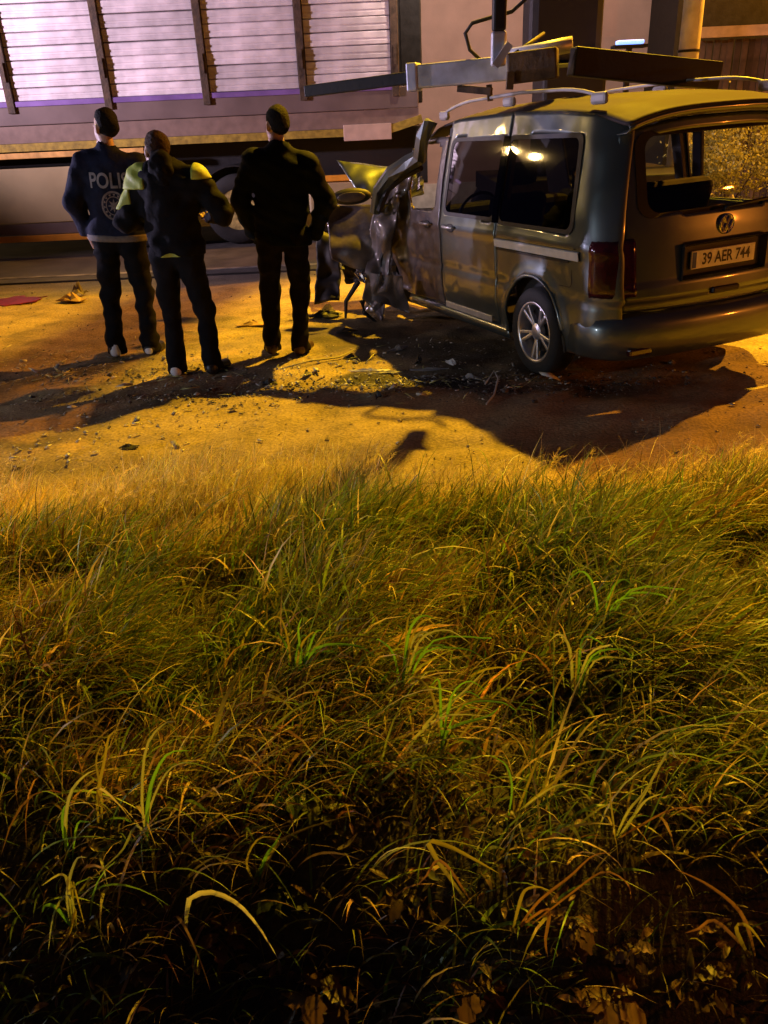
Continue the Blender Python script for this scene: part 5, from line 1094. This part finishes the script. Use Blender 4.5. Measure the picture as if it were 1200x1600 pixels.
tuft((112, 1450), 1.70, 'drooping plant of bent pale blades at lower left', [([(108, 1390), (96, 1366), (65, 1384)], 0.011, PALE, 0.02), ([(112, 1380), (120, 1400), (133, 1450)], 0.007, YEL, 0.0), ([(110, 1400), (85, 1425), (75, 1490)], 0.007, PALE, -0.03), ([(118, 1420), (108, 1460), (85, 1490)], 0.007, YEL, -0.05), ([(105, 1400), (118, 1345), (135, 1340)], 0.009, PALE, 0.05), ([(90, 1420), (72, 1415), (66, 1425)], 0.012, FRESH, -0.03)])
tuft((398, 1370), 1.85, 'long slanting green blade running up right from the hollow', [([(425, 1330), (465, 1300), (560, 1270)], 0.011, YEL, 0.1), ([(415, 1340), (430, 1318), (440, 1300)], 0.010, FRESH, 0.05), ([(385, 1350), (405, 1310), (445, 1312)], 0.006, YEL, 0.0)])
tuft((805, 1445), 1.75, 'yellow looped blade over the dark hollow at lower right', [([(812, 1410), (822, 1390), (842, 1386), (858, 1392)], 0.010, YEL, 0.0), ([(840, 1410), (890, 1370), (925, 1338), (955, 1332)], 0.008, DRY, 0.05), ([(900, 1390), (945, 1362), (980, 1380), (986, 1405)], 0.006, DRY, 0.08), ([(855, 1420), (852, 1470), (856, 1495)], 0.010, DRY, -0.05)])
tuft((735, 1390), 1.9, 'arched orange-yellow blade drooping right below the silvery tuft', [([(670, 1322), (700, 1322), (745, 1345), (780, 1365)], 0.013, YEL, -0.03), ([(690, 1345), (665, 1370), (650, 1385)], 0.008, DRY, -0.05)])
tuft((1180, 1480), 1.75, 'dry bent blades at the lower right edge', [([(1150, 1450), (1170, 1448), (1195, 1480)], 0.012, YEL, 0.0), ([(1120, 1440), (1090, 1452), (1070, 1458)], 0.009, DRY, 0.0), ([(1160, 1430), (1110, 1385), (1055, 1358)], 0.010, DRY, 0.05), ([(1185, 1560), (1150, 1570), (1130, 1590)], 0.010, DRY, -0.05)])
tuft((965, 1300), 2.05, 'pale crossed blades catching the light right of centre', [([(980, 1270), (1005, 1240), (1022, 1212)], 0.008, PALE, 0.05), ([(990, 1275), (1010, 1250), (1035, 1240)], 0.011, PALE, 0.0), ([(1040, 1180), (1055, 1182), (1068, 1190)], 0.007, PALE, 0.2)] + [([(1000, 1290), (1060, 1262), (1110, 1275)], 0.007, DRY, 0.05), ([(955, 1260), (950, 1225), (925, 1205)], 0.006, YEL, 0.0)])
tuft((800, 1260), 2.15, 'yellow-green tuft slanting right beyond the dark hollow', [([(850, 1235), (905, 1195), (960, 1185)], 0.008, YEL, 0.05), ([(840, 1245), (880, 1225), (935, 1232)], 0.007, PALE, 0.0), ([(825, 1225), (850, 1170), (900, 1130)], 0.007, YEL, 0.1), ([(800, 1230), (790, 1195), (765, 1180)], 0.006, FRESH, 0.02)])
tuft((940, 1010), 2.9, 'pale green tuft standing in the right half of the tall grass', fan(940, 1000, 7, 40, 105, 12))
tuft((900, 1100), 2.6, 'yellow-green arching tuft beyond the crossed pale blades', fan(900, 1090, 8, 40, 105, 14))
def weed(px, py, Y, n, size, c, label, cup=0.5, seed=0, name='leafy_weed'):
    rg = random.Random(seed); Y = meet(px, py, 0.10); b0 = at(px, py, Y); b0.z = float(gh(b0.x, b0.y)); root = empty(name, b0, rg.uniform(0, 6), label, 'weed', 'leafy weeds in the foreground')
    top = at(px, py, Y).z - b0.z; top = max(0.03, min(top, 0.4))
    bm = bmesh.new(); tube(bm, [(0, 0, -0.02), (0.01, 0, top * 0.5), (0, 0.01, top)], [0.004, 0.003, 0.002], 6); obj('stem', bm, M_['bark'], root)
    for k in range(n):
        a = k * 2.4 + rg.uniform(-0.3, 0.3); r_ = size * rg.uniform(0.65, 1.15); h = top * rg.uniform(0.45, 1.0); V = []; Q = []; CC = []; m_ = 7
        for i in range(m_):
            t = i / (m_ - 1); x = 0.01 + r_ * t; z = h + r_ * (cup * t - 0.9 * cup * t * t) - 0.02 * t; w_ = r_ * 0.30 * math.sin(math.pi * (0.08 + 0.88 * t)) * (1 + 0.22 * (-1) ** i)
            for s_, q_ in ((-1, w_), (0, 0), (1, w_)): V.append((x * math.cos(a) - s_ * q_ * math.sin(a), x * math.sin(a) + s_ * q_ * math.cos(a), z - (0.0 if s_ else 0.15 * w_))); CC.append(np.array(c) * rg.uniform(0.8, 1.2))
            if i: b_ = 3 * (i - 1); Q += [(b_, b_ + 1, b_ + 4, b_ + 3), (b_ + 1, b_ + 2, b_ + 5, b_ + 4)]
        Q = np.array(Q); np_mesh('leaf', np.array(V), Q.ravel(), np.arange(len(Q)) * 4, np.full(len(Q), 4), M_['leaf'], root, True, np.array(CC))
    return root
weed(455, 1235, 2.05, 11, 0.07, (0.07, 0.13, 0.02), 'green leafy weed in the grass right of the silvery blade', 0.6, 1)
weed(500, 1255, 2.0, 10, 0.06, (0.13, 0.14, 0.02), 'yellowish leafy weed below the green leafy one', 0.6, 2)
weed(290, 1240, 2.1, 9, 0.06, (0.16, 0.17, 0.02), 'yellow-green weed behind the folded green blade', 0.8, 3)
weed(640, 1100, 2.5, 9, 0.06, (0.05, 0.11, 0.02), 'dark green weed at the foot of the middle tuft', 0.6, 4)
weed(440, 1390, 1.75, 10, 0.075, (0.035, 0.05, 0.02), 'dull dark weed above the dark hollow, left of centre', 0.4, 5)
weed(630, 1400, 1.78, 10, 0.06, (0.07, 0.04, 0.02), 'brown withered weed at the lip of the hollow below centre', 0.4, 6)
weed(500, 1545, 1.55, 11, 0.085, (0.15, 0.075, 0.035), 'reddish brown withered weed at the bottom, left of centre', 0.3, 7)
weed(345, 1450, 1.68, 9, 0.06, (0.16, 0.07, 0.03), 'rusty withered weed under the silvery blade', 0.4, 8)
weed(900, 1440, 1.7, 10, 0.065, (0.14, 0.075, 0.04), 'brown lobed weed beside the looped yellow blade', 0.4, 9)
weed(750, 1545, 1.56, 10, 0.075, (0.15, 0.07, 0.03), 'curled brown weed at the bottom, right of centre', 0.3, 10)
weed(960, 1560, 1.56, 11, 0.085, (0.19, 0.10, 0.04), 'orange-brown withered weed at the bottom right', 0.3, 11)
weed(985, 1478, 1.65, 8, 0.05, (0.09, 0.06, 0.05), 'greyish withered weed right of the looped yellow blade', 0.4, 12)
weed(210, 1500, 1.62, 9, 0.06, (0.05, 0.035, 0.03), 'dark withered weed at the bottom left', 0.4, 13)
weed(1120, 1530, 1.6, 10, 0.07, (0.13, 0.07, 0.03), 'brown withered weed in the lower right corner', 0.3, 14)
# fallen dead leaves in the hollow
def dead_leaves(n):
    V = []; Q = []; CC = []
    for _ in range(n):
        y = RNG.uniform(1.15, 2.3); x = RNG.uniform(-1, 1) * (0.62 * y + 0.5); z = float(gh(x, y)) + RNG.uniform(0.005, 0.07); a = RNG.uniform(0, 6.28); L = RNG.uniform(0.012, 0.035); cu = RNG.uniform(-0.6, 0.6); ti = RNG.normal(0, 0.4, 2); b0 = len(V); c = BROWN * RNG.uniform(0.4, 2.0) * (1 + RNG.normal(0, 0.1, 3))
        for i in range(5):
            t = i / 4 - 0.5; w_ = L * 0.34 * math.cos(t * 2.7)
            for s_ in (-1, 0, 1): xx, yy = t * L * 2, s_ * w_; V.append((x + xx * math.cos(a) - yy * math.sin(a), y + xx * math.sin(a) + yy * math.cos(a), z + cu * L * t * t * 4 + abs(s_) * w_ * 0.5 + ti[0] * xx + ti[1] * yy)); CC.append(c)
            if i: k = b0 + 3 * (i - 1); Q += [(k, k + 1, k + 4, k + 3), (k + 1, k + 2, k + 5, k + 4)]
    Q = np.array(Q); return tag(np_mesh('dead_leaves', np.array(V), Q.ravel(), np.arange(len(Q)) * 4, np.full(len(Q), 4), M_['leaf'], None, True, np.clip(np.array(CC), 0.003, 1)), kind='stuff')
dead_leaves(900)

# ---- leafy bush lit by the street lamp, seen through the van's rear glass
def bush(x, y, r, h, n, label, seed):
    g_ = np.random.default_rng(seed); root = empty('bush', (x, y, 0), 0, label, 'bush'); V = []; Q = []; CC = []
    cl = g_.normal(0, 1, (26, 3)); cl /= np.linalg.norm(cl, axis=1)[:, None]; cl *= g_.uniform(0.35, 0.85, (26, 1)); cl = cl * (r, r, h * 0.5) + (0, 0, h * 0.52)
    for i in range(n):
        c = cl[i % 26] + g_.normal(0, 0.16, 3); L = g_.uniform(0.02, 0.045); u = g_.normal(0, 1, 3); u /= np.linalg.norm(u); v = np.cross(u, g_.normal(0, 1, 3)); v /= np.linalg.norm(v); k = len(V)
        V += [c - u * L, c + v * L * 0.45, c + u * L, c - v * L * 0.45]; Q.append((k, k + 1, k + 2, k + 3)); CC += [np.array((0.42, 0.42, 0.13)) * g_.uniform(0.5, 1.5)] * 4
    Q = np.array(Q); V = np.array(V); V[:, 2] = np.maximum(V[:, 2], 0.02); np_mesh('foliage', V, Q.ravel(), np.arange(len(Q)) * 4, np.full(len(Q), 4), M_['leaf'], root, False, np.array(CC))
    for k in range(6):
        bm = bmesh.new(); e = cl[k * 4]; tube(bm, [(0.03 * k - 0.08, 0, -0.05), tuple(e * 0.5), tuple(e)], [0.02, 0.013, 0.005], 6); obj('stem', bm, M_['bark'], root)
bush(5.75, 13.9, 1.05, 1.75, 7000, 'pale yellow-green bush beyond the van, seen through its rear windows', 3)
bush(7.9, 13.6, 0.8, 1.4, 4000, 'low pale bush by the board fence, farthest right', 5)
flake('pale_sack', 1150, 420, 0.3, 0.22, M_['white'], 'pale sack on the ground behind the van, seen through its rear glass', 'sack', None, 0.3, 0.5, 14, 21, 0.12).location = (5.35, 12.7, -0.02)
